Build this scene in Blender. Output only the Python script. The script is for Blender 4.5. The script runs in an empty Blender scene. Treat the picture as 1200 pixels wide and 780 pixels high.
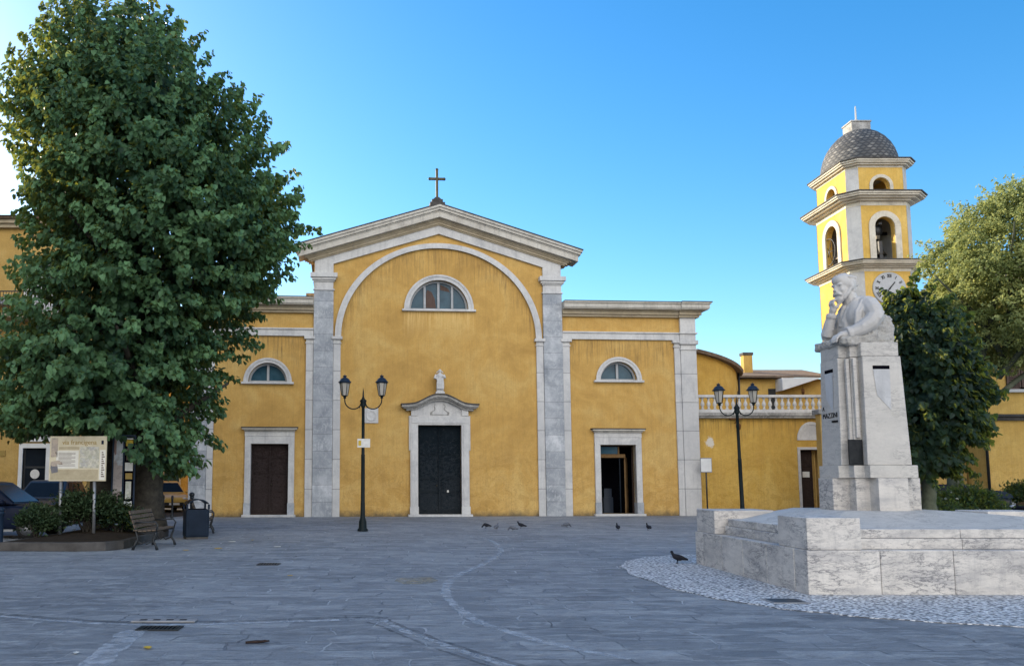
import bpy, math, random
import numpy as np
from mathutils import Vector, Matrix
from mathutils.geometry import tessellate_polygon

# ------------------------------------------------------------------ camera, sky, sun, exposure
SC = bpy.context.scene
COL = SC.collection
PITCH = math.atan(104.5 / 1000)
cam_d = bpy.data.cameras.new('camera')
cam = bpy.data.objects.new('camera', cam_d)
COL.objects.link(cam)
cam.location = (0, 0, 1.6)
cam.rotation_euler = (math.pi / 2 + PITCH, 0, 0)
cam_d.sensor_width = 36
cam_d.lens = 30.0
cam_d.shift_x = 0.1125
cam_d.shift_y = 0.05625
cam_d.clip_end = 3000
SC.camera = cam

FILL_CLOUD = 8.5
SUN_EL = math.radians(18.5)
SUN_AZ = math.radians(-49.5)          # from +Y, towards -X (behind the church, to the left)
W = bpy.data.worlds.new('World')
SC.world = W
W.use_nodes = True
wn = W.node_tree.nodes
wl = W.node_tree.links
wn.clear()
wo = wn.new('ShaderNodeOutputWorld')
bg = wn.new('ShaderNodeBackground')
bg.inputs['Strength'].default_value = 0.15
sky = wn.new('ShaderNodeTexSky')
sky.sky_type = 'NISHITA'
sky.sun_disc = False
sky.sun_elevation = SUN_EL
sky.sun_rotation = SUN_AZ
sky.altitude = 0
sky.air_density = 1.0
sky.dust_density = 0.6
sky.ozone_density = 2.2
hs = wn.new('ShaderNodeHueSaturation')
hs.inputs['Saturation'].default_value = 1.4
wl.new(sky.outputs[0], hs.inputs['Color'])
# added unseen cloud bank behind the camera, a bright fill for the shaded fronts
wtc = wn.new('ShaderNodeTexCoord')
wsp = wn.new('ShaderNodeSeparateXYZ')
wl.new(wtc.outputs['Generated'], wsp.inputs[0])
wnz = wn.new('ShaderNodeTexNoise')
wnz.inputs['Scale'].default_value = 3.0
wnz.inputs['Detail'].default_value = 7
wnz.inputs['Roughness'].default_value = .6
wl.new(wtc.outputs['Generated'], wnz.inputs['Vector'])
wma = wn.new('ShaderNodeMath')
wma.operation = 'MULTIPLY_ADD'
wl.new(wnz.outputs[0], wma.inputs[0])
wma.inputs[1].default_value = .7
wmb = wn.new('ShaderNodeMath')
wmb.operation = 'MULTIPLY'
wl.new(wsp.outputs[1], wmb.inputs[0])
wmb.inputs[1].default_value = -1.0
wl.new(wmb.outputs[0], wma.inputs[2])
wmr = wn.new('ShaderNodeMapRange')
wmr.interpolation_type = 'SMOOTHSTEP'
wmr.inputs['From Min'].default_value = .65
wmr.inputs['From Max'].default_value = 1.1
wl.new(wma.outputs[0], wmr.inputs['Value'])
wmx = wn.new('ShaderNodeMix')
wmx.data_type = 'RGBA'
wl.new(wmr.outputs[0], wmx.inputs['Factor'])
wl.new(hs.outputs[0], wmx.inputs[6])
wmx.inputs[7].default_value = (FILL_CLOUD * 1.0, FILL_CLOUD * .985, FILL_CLOUD * .985, 1)
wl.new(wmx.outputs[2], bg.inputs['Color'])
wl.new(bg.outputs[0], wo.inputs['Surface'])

sd = bpy.data.lights.new('sun', 'SUN')
sd.energy = 4.5
sd.angle = math.radians(0.6)
sd.color = (1.0, 0.86, 0.66)
sun = bpy.data.objects.new('sun', sd)
COL.objects.link(sun)
to_sun = Vector((math.sin(SUN_AZ) * math.cos(SUN_EL), math.cos(SUN_AZ) * math.cos(SUN_EL), math.sin(SUN_EL)))
sun.rotation_euler = to_sun.to_track_quat('Z', 'Y').to_euler()
SC.view_settings.view_transform = 'Standard'
SC.view_settings.look = 'None'
SC.view_settings.gamma = 1
SC.view_settings.exposure = 1.02

PI = math.pi
R = math.radians
rnd = random.Random(7)
rng = np.random.default_rng(11)

# ------------------------------------------------------------------ node materials
MATS = {}


class NT:
    def __init__(s, name):
        s.m = bpy.data.materials.new(name)
        s.m.use_nodes = True
        s.t = s.m.node_tree
        s.n = s.t.nodes
        s.n.clear()
        s.out = s.n.new('ShaderNodeOutputMaterial')
        s.b = s.n.new('ShaderNodeBsdfPrincipled')
        s.link(s.b.outputs[0], s.out.inputs['Surface'])
        s.tc = s.n.new('ShaderNodeTexCoord')
        MATS[name] = s.m

    def link(s, a, b):
        s.t.links.new(a, b)

    def val(s, sock, v):
        if hasattr(v, 'links'):
            s.link(v, sock)
        elif isinstance(v, (tuple, list)):
            sock.default_value = tuple(v) + ((1,) if len(v) == 3 and sock.type == 'RGBA' else ())
        else:
            sock.default_value = v

    def obj(s, scale=(1, 1, 1), loc=(0, 0, 0), rot=(0, 0, 0)):
        mp = s.n.new('ShaderNodeMapping')
        mp.inputs['Scale'].default_value = scale
        mp.inputs['Location'].default_value = loc
        mp.inputs['Rotation'].default_value = rot
        s.link(s.tc.outputs['Object'], mp.inputs['Vector'])
        return mp.outputs[0]

    def noise(s, vec, scale=5, detail=5, rough=.55, dist=0.0):
        t = s.n.new('ShaderNodeTexNoise')
        s.link(vec, t.inputs['Vector'])
        t.inputs['Scale'].default_value = scale
        t.inputs['Detail'].default_value = detail
        t.inputs['Roughness'].default_value = rough
        t.inputs['Distortion'].default_value = dist
        return t.outputs[0]

    def ramp(s, fac, stops):
        r = s.n.new('ShaderNodeValToRGB')
        el = r.color_ramp.elements
        while len(el) < len(stops):
            el.new(0.5)
        for e, (p, c) in zip(el, stops):
            e.position = p
            if not isinstance(c, (tuple, list)):
                c = (c, c, c)
            e.color = tuple(c) + (1,)
        s.link(fac, r.inputs[0])
        return r.outputs[0]

    def mix(s, fac, a, b, mode='MIX'):
        m = s.n.new('ShaderNodeMix')
        m.data_type = 'RGBA'
        m.blend_type = mode
        s.val(m.inputs['Factor'], fac)
        s.val(m.inputs[6], a)
        s.val(m.inputs[7], b)
        return m.outputs[2]

    def math(s, op, a, b=0.0, c=None):
        m = s.n.new('ShaderNodeMath')
        m.operation = op
        s.val(m.inputs[0], a)
        s.val(m.inputs[1], b)
        if c is not None:
            s.val(m.inputs[2], c)
        return m.outputs[0]

    def sep(s, vec=None):
        x = s.n.new('ShaderNodeSeparateXYZ')
        s.link(vec if vec is not None else s.tc.outputs['Object'], x.inputs[0])
        return x.outputs

    def bump(s, h, strength=.3, dist=.02, normal=None):
        b = s.n.new('ShaderNodeBump')
        b.inputs['Strength'].default_value = strength
        b.inputs['Distance'].default_value = dist
        s.link(h, b.inputs['Height'])
        if normal is not None:
            s.link(normal, b.inputs['Normal'])
        s.link(b.outputs[0], s.b.inputs['Normal'])
        return b.outputs[0]

    def set(s, **k):
        for key, v in k.items():
            s.val(s.b.inputs[{'color': 'Base Color', 'rough': 'Roughness', 'metal': 'Metallic', 'spec': 'Specular IOR Level', 'trans': 'Transmission Weight', 'coat': 'Coat Weight'}[key]], v)


def simple(name, c1, c2, rough=.6, scale=4, bump=.15, bscale=40, metal=0, spec=.1, detail=5, coat=0):
    t = NT(name)
    o = t.obj()
    n = t.noise(o, scale, detail, .6)
    t.set(color=t.ramp(n, [(.3, c1), (.7, c2)]), rough=rough, metal=metal, spec=spec, coat=coat)
    if bump:
        t.bump(t.noise(o, bscale, 4), bump, .01)
    return t


def plaster(name, base, light, dark, patch=None, top=None, arch=None, sill=None, streak_len=1.7, base_dirt=True):
    """old lime-washed plaster; top = height of the ledge the rain streaks run from, arch = (half width, spring, factor)"""
    t = NT(name)
    o = t.obj()
    x, y, z = t.sep()
    n1 = t.noise(o, .45, 7, .65, .8)
    n2 = t.noise(o, 2.2, 9, .75, .4)
    n3 = t.noise(o, 17, 7, .75)
    n4 = t.noise(o, 60, 5, .8)
    c = t.ramp(n1, [(.3, dark), (.5, base), (.7, light)])
    c = t.mix(t.ramp(n2, [(.45, 0.0), (.68, .5)]), c, tuple(v * .72 for v in base))
    c = t.mix(t.ramp(n2, [(.28, .5), (.44, 0.0)]), c, light)
    c = t.mix(t.ramp(n3, [(.5, 0.0), (.72, .6)]), c, tuple(v * .6 for v in base))
    c = t.mix(t.ramp(n4, [(.52, 0.0), (.75, .4)]), c, tuple(v * 1.15 for v in light))
    # crackled, repaired and washed-out patches low on the wall
    pm = t.noise(t.obj((1, 1, 1.5), (3, 1, 2)), .8, 10, .78, 1.6)
    patchm = t.ramp(pm, [(.5, 0.0), (.53, .35), (.57, .08), (.62, .3), (.66, .1), (.74, .3)])
    low = t.ramp(t.math('MULTIPLY', z, .2), [(.25, 1.0), (.8, .1)])
    c = t.mix(t.math('MULTIPLY', patchm, low), c, tuple(min(1, v * 1.12 + .03) for v in light))
    crk = t.ramp(t.math('ABSOLUTE', t.math('SUBTRACT', t.noise(t.obj((1, 1, 1.2), (7, 1, 2)), 1.3, 9, .7, 1.2), .5)), [(0, .5), (.012, 0.0)])
    c = t.mix(t.math('MULTIPLY', crk, low), c, tuple(v * .5 for v in dark))
    # rain streaks
    st1 = t.noise(t.obj((6, 6, .25)), 1.5, 8, .8, .15)
    st2 = t.noise(t.obj((15, 15, 1.1), (5, 5, 5)), 1.2, 6, .75)
    stm = t.math('MULTIPLY', t.ramp(st1, [(.43, 0.0), (.6, 1.0)]), t.ramp(st2, [(.4, .15), (.6, 1.0)]))
    base_st = t.math('MULTIPLY', stm, .2)
    acc = None
    if top is not None or arch is not None:
        if arch is not None:
            hw, sp, kz = arch
            q = t.math('SUBTRACT', hw * hw, t.math('MULTIPLY', x, x))
            q = t.math('MAXIMUM', q, .0)
            zz = t.math('ADD', sp, t.math('MULTIPLY', kz, t.math('SQRT', q)))
        else:
            zz = top
        d = t.math('SUBTRACT', zz, z)
        wob = t.math('MULTIPLY', t.noise(t.obj((2.5, 2.5, .1)), 2, 5, .75), 1.5)
        m = t.ramp(t.math('DIVIDE', t.math('ADD', t.math('SUBTRACT', d, wob), .75), streak_len), [(.2, 1.0), (.9, 0.0)])
        acc = t.math('MULTIPLY', m, t.math('GREATER_THAN', d, 0))
        base_st = t.math('ADD', base_st, t.math('MULTIPLY', t.math('MULTIPLY', stm, acc), .7))
    c = t.mix(base_st, c, tuple(v * .32 + .03 for v in dark))
    if sill is not None:
        sx, sz, sw = sill
        d = t.math('SUBTRACT', sz, z)
        side = t.math('LESS_THAN', t.math('ABSOLUTE', t.math('SUBTRACT', x, sx)), sw)
        m = t.ramp(t.math('DIVIDE', d, 1.5), [(0.02, 1.0), (.9, 0.0)])
        m = t.math('MULTIPLY', t.math('MULTIPLY', m, side), t.math('GREATER_THAN', d, 0))
        c = t.mix(t.math('MULTIPLY', m, t.ramp(st1, [(.42, 0.0), (.6, .8)])), c, tuple(min(1, v * 1.2 + .04) for v in light))
    if base_dirt:
        e = t.math('ADD', t.math('MULTIPLY', t.noise(o, 2.6, 7, .75), 1.1), t.math('MULTIPLY', z, -1.5))
        c = t.mix(t.ramp(e, [(.1, 0.0), (.3, .35), (.55, .85)]), c, (.1, .085, .06))
    if patch:
        px, pz, pr = patch
        dx = t.math('SUBTRACT', x, px)
        dz = t.math('SUBTRACT', z, pz)
        d = t.math('SQRT', t.math('ADD', t.math('MULTIPLY', dx, dx), t.math('MULTIPLY', dz, dz)))
        d = t.math('ADD', d, t.math('MULTIPLY', t.noise(o, 2, 6, .75), .7))
        c = t.mix(t.ramp(d, [(pr + .32, 1.0), (pr + .38, 0.0)]), c, (.62, .58, .5))
    t.set(color=c, rough=.92, spec=.15)
    h = t.math('ADD', t.math('MULTIPLY', n3, .6), t.math('MULTIPLY', n2, .5))
    t.bump(h, .45, .025)
    return t


YEL, YEL_L, YEL_D = (.56, .338, .098), (.62, .42, .15), (.42, .245, .07)
plaster('nave_plaster', YEL, YEL_L, YEL_D, arch=(4.42, 7.95, .93), sill=(0, 9.15, 1.6))
plaster('facade_plaster', YEL, YEL_L, YEL_D, top=7.95)
plaster('annex_plaster', (.58, .36, .08), (.66, .45, .13), (.48, .28, .06), patch=(.85, 3.3, .2), top=4.4, streak_len=1.2)
plaster('tower_plaster', (.64, .41, .1), (.72, .5, .16), (.56, .34, .08), base_dirt=False)
plaster('house_plaster', (.56, .36, .1), (.64, .44, .15), (.47, .29, .08))
plaster('ochre_plaster', (.5, .32, .1), (.58, .4, .15), (.4, .25, .08))


def stone(name, c1, c2, c3, joint=0.0, joff=0.0, rough=.75, stain=.5):
    t = NT(name)
    o = t.obj()
    n = t.noise(o, 1.1, 7, .65, .5)
    c = t.ramp(n, [(.3, c1), (.5, c2), (.7, c3)])
    c = t.mix(t.ramp(t.noise(o, 9, 7, .75), [(.45, 0.0), (.8, .6)]), c, c1)
    c = t.mix(t.ramp(t.noise(t.obj((5, 5, 3), (2, 2, 2)), 1.4, 8, .78, .8), [(.52, 0.0), (.62, .55)]), c, c3)
    s = t.ramp(t.noise(t.obj((4, 4, .4)), 1.6, 7, .7), [(.52, 0.0), (.75, stain)])
    c = t.mix(s, c, (.13, .13, .13))
    h = t.noise(o, 22, 6, .7)
    if joint:
        z = t.sep()[2]
        # blocks differ a little from one another
        idx = t.math('FLOOR', t.math('DIVIDE', t.math('ADD', z, joff), joint))
        wn_ = t.n.new('ShaderNodeTexWhiteNoise')
        wn_.noise_dimensions = '1D'
        t.link(idx, wn_.inputs['W'])
        c = t.mix(t.math('MULTIPLY', wn_.outputs[0], .45), c, c1)
        f = t.math('FRACT', t.math('DIVIDE', t.math('ADD', z, joff), joint))
        e = t.math('ABSOLUTE', t.math('SUBTRACT', f, .5))
        jm = t.ramp(e, [(.482, 0.0), (.494, 1.0)])
        c = t.mix(t.math('MULTIPLY', jm, .6), c, (.1, .1, .1))
        h = t.math('SUBTRACT', h, t.math('MULTIPLY', jm, 1.2))
    t.set(color=c, rough=rough, spec=.3)
    t.bump(h, .3, .015)
    return t


stone('white_stone', (.4, .4, .4), (.55, .54, .52), (.64, .63, .6), stain=.35)
stone('white_stone_blocks', (.42, .42, .42), (.56, .55, .53), (.64, .63, .6), joint=1.3, joff=.1, stain=.3)
stone('grey_stone_blocks', (.22, .24, .265), (.39, .41, .43), (.66, .67, .68), joint=.74, joff=.1, stain=.2)
stone('cornice_stone', (.36, .33, .28), (.5, .47, .41), (.6, .57, .5), stain=.55)
stone('tan_stone', (.3, .24, .16), (.4, .33, .22), (.46, .39, .28), stain=.4)
stone('weathered_stone', (.12, .12, .11), (.3, .29, .27), (.5, .49, .46), stain=.8)
stone('cream_stone', (.42, .38, .3), (.58, .53, .43), (.66, .62, .52), stain=.35)
stone('grey_panel', (.36, .36, .36), (.45, .45, .44), (.52, .52, .5), stain=.2)
stone('dark_cap', (.03, .03, .03), (.055, .05, .045), (.1, .09, .08), stain=.3)


def marble(name, base, dark, vein=.75, sc=1.0, tilt=.7):
    """every block (mesh island) gets its own piece of the veining and its own tone"""
    t = NT(name)
    geo = t.n.new('ShaderNodeNewGeometry')
    ri = geo.outputs['Random Per Island']
    cmb = t.n.new('ShaderNodeCombineXYZ')
    t.link(t.math('MULTIPLY', ri, 37.0), cmb.inputs[0])
    t.link(t.math('MULTIPLY', ri, 91.0), cmb.inputs[1])
    t.link(t.math('MULTIPLY', ri, 53.0), cmb.inputs[2])

    def vec(scale, rot):
        va = t.n.new('ShaderNodeVectorMath')
        va.operation = 'ADD'
        t.link(t.obj(scale, (0, 0, 0), rot), va.inputs[0])
        t.link(cmb.outputs[0], va.inputs[1])
        return va.outputs[0]
    o = vec((1, 1, 1), (0, 0, 0))
    rot = (tilt + .05, tilt + .1, 0)
    c = t.ramp(t.noise(o, 1.1, 7, .65, .6), [(.3, tuple(x * .8 for x in base)), (.6, base)])
    c = t.mix(t.math('MULTIPLY', ri, .35), c, tuple(x * .68 for x in base))
    # soft grey clouds drawn out along the bed of the stone
    a = t.ramp(t.noise(vec((1.2 * sc, 1.2 * sc, 4.5 * sc), rot), 1.1, 7, .65, .3), [(.48, 0.0), (.62, vein * .35), (.78, vein * .6)])
    c = t.mix(a, c, tuple(x * 1.7 for x in dark))
    patch = t.ramp(t.noise(o, 1.6, 5, .6), [(.4, .15), (.6, 1.0)])
    # thin dark veins, gathered in patches
    w = t.noise(vec((1.3 * sc, 1.3 * sc, 4 * sc), rot), 1.5, 9, .68, .35)
    rg = t.math('ABSOLUTE', t.math('SUBTRACT', w, .5))
    c = t.mix(t.math('MULTIPLY', t.ramp(rg, [(0, vein), (.01, vein * .55), (.03, 0.0)]), patch), c, dark)
    w2 = t.noise(vec((1.6 * sc, 1.6 * sc, 7 * sc), (.4, tilt + .35, .2)), 1.7, 9, .74, .1)
    rg = t.math('ABSOLUTE', t.math('SUBTRACT', w2, .52))
    c = t.mix(t.math('MULTIPLY', t.ramp(rg, [(0, vein * .8), (.008, vein * .4), (.022, 0.0)]), patch), c, dark)
    c = t.mix(t.ramp(t.noise(o, 34, 6, .8), [(.52, 0.0), (.78, .28)]), c, dark)
    g = t.ramp(t.noise(vec((1, 1, 1.4), (0, 0, 0)), .8, 7, .75, 1), [(.64, 0.0), (.78, .45)])
    c = t.mix(g, c, (.27, .26, .16))
    # rain-washed grey runs
    s = t.ramp(t.noise(t.obj((5, 5, .5)), 1.5, 7, .72), [(.54, 0.0), (.74, .35)])
    c = t.mix(s, c, tuple(x * 1.3 for x in dark))
    t.set(color=c, rough=.6, spec=.3)
    t.bump(t.noise(o, 40, 5, .7), .15, .01)
    return t


marble('veined_marble', (.66, .62, .565), (.13, .13, .14), 1.0)
marble('pedestal_marble', (.58, .55, .5), (.22, .21, .2), vein=.7, sc=1.3)
t = marble('statue_marble', (.52, .5, .47), (.3, .29, .28), vein=.3, sc=1.2)
t = stone('rough_marble', (.4, .38, .35), (.55, .53, .49), (.62, .6, .56), stain=.25)
t.bump(t.noise(t.obj(), 16, 6, .8), 1.0, .06)
stone('platform_marble', (.36, .36, .36), (.46, .46, .46), (.54, .54, .53), stain=.25)


def ground_mat():
    t = NT('slate_paving')
    wob = t.n.new('ShaderNodeTexNoise')
    t.link(t.obj(), wob.inputs['Vector'])
    wob.inputs['Scale'].default_value = 1.3
    wob.inputs['Detail'].default_value = 5
    vm = t.n.new('ShaderNodeVectorMath')
    vm.operation = 'MULTIPLY_ADD'
    t.link(wob.outputs['Color'], vm.inputs[0])
    vm.inputs[1].default_value = (.42, .26, 0)
    t.link(t.tc.outputs['Object'], vm.inputs[2])

    def bricks(w, h, sc, loc, mort):
        b = t.n.new('ShaderNodeTexBrick')
        mp = t.n.new('ShaderNodeMapping')
        t.link(vm.outputs[0], mp.inputs['Vector'])
        mp.inputs['Location'].default_value = loc
        t.link(mp.outputs[0], b.inputs['Vector'])
        b.inputs['Scale'].default_value = sc
        b.inputs['Brick Width'].default_value = w
        b.inputs['Row Height'].default_value = h
        b.inputs['Mortar Size'].default_value = mort
        b.inputs['Mortar Smooth'].default_value = .4
        b.inputs['Bias'].default_value = 0
        b.inputs['Color1'].default_value = (0, 0, 0, 1)
        b.inputs['Color2'].default_value = (1, 1, 1, 1)
        b.inputs['Mortar'].default_value = (.5, .5, .5, 1)
        b.offset_frequency = 2
        b.squash = .7
        b.squash_frequency = 3
        return b
    b = bricks(.95, .42, 1, (0, 0, 0), .014)
    o = t.obj()
    big = t.noise(o, .16, 6, .6, .5)
    c = t.ramp(big, [(.32, (.165, .185, .205)), (.5, (.25, .272, .295)), (.68, (.345, .365, .385))])
    c = t.mix(.42, c, t.ramp(b.outputs['Color'], [(0, (.13, .15, .175)), (.6, (.25, .275, .3)), (1, (.42, .44, .46))]))
    sl = t.noise(t.obj((1.0, 2.6, 1)), 1.5, 9, .75, .7)
    c = t.mix(t.ramp(sl, [(.48, 0.0), (.66, .8)]), c, (.48, .51, .53))
    sd_ = t.noise(t.obj((1.3, 3.2, 1), (4, 3, 0)), 1.9, 9, .78, 1.0)
    c = t.mix(t.ramp(sd_, [(.51, 0.0), (.66, .75)]), c, (.1, .11, .125))
    fine = t.noise(o, 38, 6, .75)
    c = t.mix(t.ramp(fine, [(.35, .28), (.6, 0.0)]), c, (.09, .095, .105))
    # joints: some washed pale, some dark and open
    jn = t.noise(o, .8, 4, .6)
    jc = t.ramp(jn, [(.4, (.07, .08, .1)), (.48, (.22, .25, .29)), (.58, (.5, .53, .57))])
    jm = t.math('MULTIPLY', b.outputs['Fac'], t.ramp(t.noise(o, 2.3, 5, .7), [(.38, .02), (.58, .9)]))
    c = t.mix(jm, c, jc)
    # damp or dirty trails and worn trails
    tr = t.ramp(t.noise(t.obj((.5, .5, 1), (1, 6, 0)), .55, 4, .6, 1.5), [(.49, 0.0), (.5, .3), (.51, 0.0)])
    c = t.mix(tr, c, (.42, .42, .42))
    t.set(color=c, rough=t.ramp(sl, [(.3, .62), (.7, .82)]), spec=.35)
    h = t.math('ADD', t.math('MULTIPLY', sl, .9), t.math('MULTIPLY', fine, .16))
    h = t.math('SUBTRACT', h, t.math('MULTIPLY', b.outputs['Fac'], .32))
    h = t.math('ADD', h, t.math('MULTIPLY', b.outputs['Color'], .12))
    h = t.math('ADD', h, t.math('MULTIPLY', sd_, -.35))
    t.bump(h, 1.0, .07)


ground_mat()


def film_mat(name, c1, c2, amount):
    """a thin, broken film of worn or dusty stone lying over the paving"""
    t = NT(name)
    n = t.noise(t.obj(), 5, 8, .75, .6)
    t.set(color=t.ramp(t.noise(t.obj(), 3, 6, .7), [(.3, c1), (.7, c2)]), rough=.85, spec=.2)
    t.link(t.ramp(n, [(.36, 0.0), (.62, amount)]), t.b.inputs['Alpha'])
    t.bump(t.noise(t.obj(), 25, 6, .75), .5, .02)


film_mat('worn_lit_strip', (.42, .46, .5), (.58, .61, .64), .75)  # worn pale stone; along the gutter it paints the lit side
film_mat('dusty_patch', (.34, .29, .2), (.42, .37, .27), .75)
film_mat('gutter_shade', (.09, .1, .115), (.15, .165, .18), .55)  # dark film painting the shaded side of the gutter


def pebble_mat():
    t = NT('white_cobbles')
    v = t.n.new('ShaderNodeTexVoronoi')
    t.link(t.obj(), v.inputs['Vector'])
    v.inputs['Scale'].default_value = 20
    v.inputs['Randomness'].default_value = .85
    d = v.outputs['Distance']
    sepc = t.n.new('ShaderNodeSeparateColor')
    t.link(v.outputs['Color'], sepc.inputs[0])
    c = t.ramp(sepc.outputs[0], [(0, (.5, .5, .5)), (.4, (.72, .71, .7)), (1, (.85, .84, .82))])
    c = t.mix(t.ramp(d, [(.4, 0.0), (.6, .9)]), c, (.1, .105, .11))
    c = t.mix(t.ramp(t.noise(t.obj(), .8, 6, .7), [(.5, 0.0), (.75, .4)]), c, (.25, .25, .25))
    t.set(color=c, rough=.6)
    t.bump(t.math('SUBTRACT', 1, d), .8, .03)


pebble_mat()


def tile_roof(name, c1, c2, sc=5):
    t = NT(name)
    w = t.n.new('ShaderNodeTexWave')
    w.inputs['Scale'].default_value = sc
    w.inputs['Distortion'].default_value = .6
    t.link(t.obj(), w.inputs['Vector'])
    c = t.ramp(t.noise(t.obj(), 5, 6, .7), [(.3, c1), (.7, c2)])
    c = t.mix(t.math('MULTIPLY', w.outputs['Fac'], .4), c, tuple(x * .5 for x in c1))
    t.set(color=c, rough=.85)
    t.bump(w.outputs['Fac'], .8, .06)


tile_roof('roof_tiles', (.16, .11, .075), (.34, .25, .17))


def scale_mat():
    t = NT('slate_scales')
    x, y, z = t.sep()
    ang = t.math('ARCTAN2', y, x)
    u = t.math('MULTIPLY', ang, 36 / (2 * PI))
    v = t.math('MULTIPLY', z, 5.2)
    row = t.math('FLOOR', v)
    u = t.math('ADD', u, t.math('MULTIPLY', row, .5))
    fu = t.math('SUBTRACT', t.math('FRACT', u), .5)
    fv = t.math('FRACT', v)
    d = t.math('ADD', t.math('MULTIPLY', t.math('ABSOLUTE', fu), 1.1), t.math('MULTIPLY', t.math('ABSOLUTE', t.math('SUBTRACT', fv, .45)), 1.0))
    cmb = t.n.new('ShaderNodeCombineXYZ')
    t.link(t.math('FLOOR', u), cmb.inputs[0])
    t.link(row, cmb.inputs[1])
    wn_ = t.n.new('ShaderNodeTexWhiteNoise')
    t.link(cmb.outputs[0], wn_.inputs['Vector'])
    c = t.ramp(wn_.outputs[0], [(0, (.06, .06, .06)), (.6, (.11, .11, .105)), (1, (.22, .21, .19))])
    c = t.mix(t.ramp(d, [(.42, 0.0), (.55, .9)]), c, (.03, .032, .035))
    c = t.mix(t.ramp(t.noise(t.obj(), 1.6, 6, .7), [(.5, 0.0), (.75, .45)]), c, (.05, .05, .05))
    t.set(color=c, rough=.7)
    t.bump(t.math('SUBTRACT', 1, d), .6, .05)


scale_mat()


def wood_door(name, c1, c2, worn, rough=.6):
    t = NT(name)
    g = t.noise(t.obj((14, 14, 1.2)), 2, 7, .7, .4)
    c = t.ramp(g, [(.3, c1), (.7, c2)])
    x, y, z = t.sep()
    w = t.math('ADD', t.noise(t.obj((3, 3, 5)), 2.5, 9, .8, .6), t.math('MULTIPLY', z, -.045))
    c = t.mix(t.ramp(w, [(.4, 0.0), (.43, .55), (.47, .1), (.6, .7)]), c, worn)
    t.set(color=c, rough=rough, spec=.05)
    t.bump(g, .3, .01)


wood_door('blue_door_wood', (.003, .007, .011), (.008, .014, .019), (.05, .055, .06))
wood_door('brown_door_wood', (0.0154, 0.0112, 0.0112), (0.0315, 0.021, 0.0196), (.07, .055, .05))
wood_door('varnished_wood', (.1, .055, .025), (.2, .12, .05), (.24, .16, .08))
wood_door('slat_wood', (0.054, 0.036, 0.024), (0.102, 0.072, 0.048), (.25, .21, .17))
wood_door('dark_wood', (.02, .014, .012), (.04, .026, .022), (.06, .045, .04))
wood_door('shutter_wood', (.08, .055, .045), (.13, .09, .075), (.2, .16, .13))

simple('dark_iron', (0.0072, 0.0096, 0.012), (0.018, 0.0216, 0.0252), .45, 6, .1, 60, 0, .5)
simple('lamp_green_black', (0.006, 0.0108, 0.012), (0.012, 0.0192, 0.0216), .38, 5, .08, 60)
simple('lamp_cap_blue', (0.0105, 0.021, 0.0385), (0.021, 0.035, 0.0595), .4, 5, .08, 60)
simple('bin_blue', (0.0066, 0.0132, 0.02475), (0.0121, 0.022, 0.0385), .38, 3, .1, 60)
simple('galvanised_steel', (.2, .21, .22), (.32, .33, .34), .45, 8, .1, 60, .6)
simple('white_paint', (.62, .62, .6), (.74, .74, .72), .5, 3, .1, 50)
simple('clock_dial', (.36, .38, .4), (.46, .47, .48), .6, 3, .1, 50)
simple('grey_frame', (.3, .32, .33), (.42, .43, .44), .5, 3, .1, 50)
simple('paper', (.55, .54, .5), (.7, .69, .64), .7, 10, .05, 50)
simple('old_bronze', (.05, .045, .03), (.1, .09, .06), .5, 9, .2, 40, .7)
simple('bell_bronze', (.06, .06, .05), (.14, .12, .09), .45, 6, .2, 40, .8)
simple('dark_plaque', (.012, .014, .016), (.03, .032, .034), .4, 9, .3, 40, .4)
simple('black_rubber', (.012, .012, .012), (.025, .025, .025), .8, 6, .2, 60)
simple('rim_alloy', (.3, .3, .31), (.4, .4, .41), .35, 5, 0, 50, .9)
simple('car_navy', (.006, .01, .025), (.009, .014, .032), .35, 2, 0, 50, 0, .1)
simple('car_black', (.008, .009, .012), (.012, .013, .017), .35, 2, 0, 50, 0, .1)
simple('car_yellow', (.5, .35, .1), (.56, .4, .13), .25, 2, 0, 50, 0, .3, coat=.3)
simple('car_grey', (.02, .03, .045), (.03, .04, .06), .3, 2, 0, 50, 0, .3, coat=.2)
simple('dark_glass', (.008, .012, .018), (.014, .02, .028), .15, 1.2, 0, 50, 0, .07)
simple('window_glass', (.02, .055, .08), (.05, .11, .15), .12, 1.5, .06, 3, 0, .25)  # teal base colour carries the sky's reflection in the panes
simple('void_dark', (.003, .003, .005), (.005, .005, .008), .95, 2, 0, 10, 0, .02)  # near-black base colour standing for shade inside hollows; also the black poster panel
simple('bark', (0.03, 0.027, 0.0228), (0.078, 0.069, 0.054), .9, 6, .9, 14)
simple('mossy_bark', (.05, .06, .04), (.12, .13, .09), .9, 4, .9, 12)
simple('soil', (0.021, 0.0156, 0.0108), (0.048, 0.036, 0.0252), .95, 5, .8, 25)
simple('kerb_stone', (0.054, 0.051, 0.048), (0.102, 0.096, 0.09), .85, 3, .5, 30)
simple('channel_stone', (.2, .2, .205), (.33, .33, .33), .8, 3, .5, 20)
simple('pale_strip_stone', (.29, .3, .31), (.44, .44, .44), .8, 2.5, .5, 20)
simple('asphalt', (.04, .042, .045), (.065, .067, .07), .9, 8, .6, 60)
simple('sand_dust', (.33, .27, .17), (.42, .36, .25), .95, 5, .3, 60)
simple('lettering_black', (.01, .01, .01), (.02, .02, .02), .5, 5, 0, 10)
simple('terracotta', (.3, .13, .06), (.4, .2, .1), .8, 5, .2, 30)
simple('skin_pigeon_dark', (.012, .013, .018), (.03, .032, .04), .6, 30, .2, 60)
simple('pigeon_grey', (.08, .09, .11), (.16, .17, .19), .6, 20, .2, 60)
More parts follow.
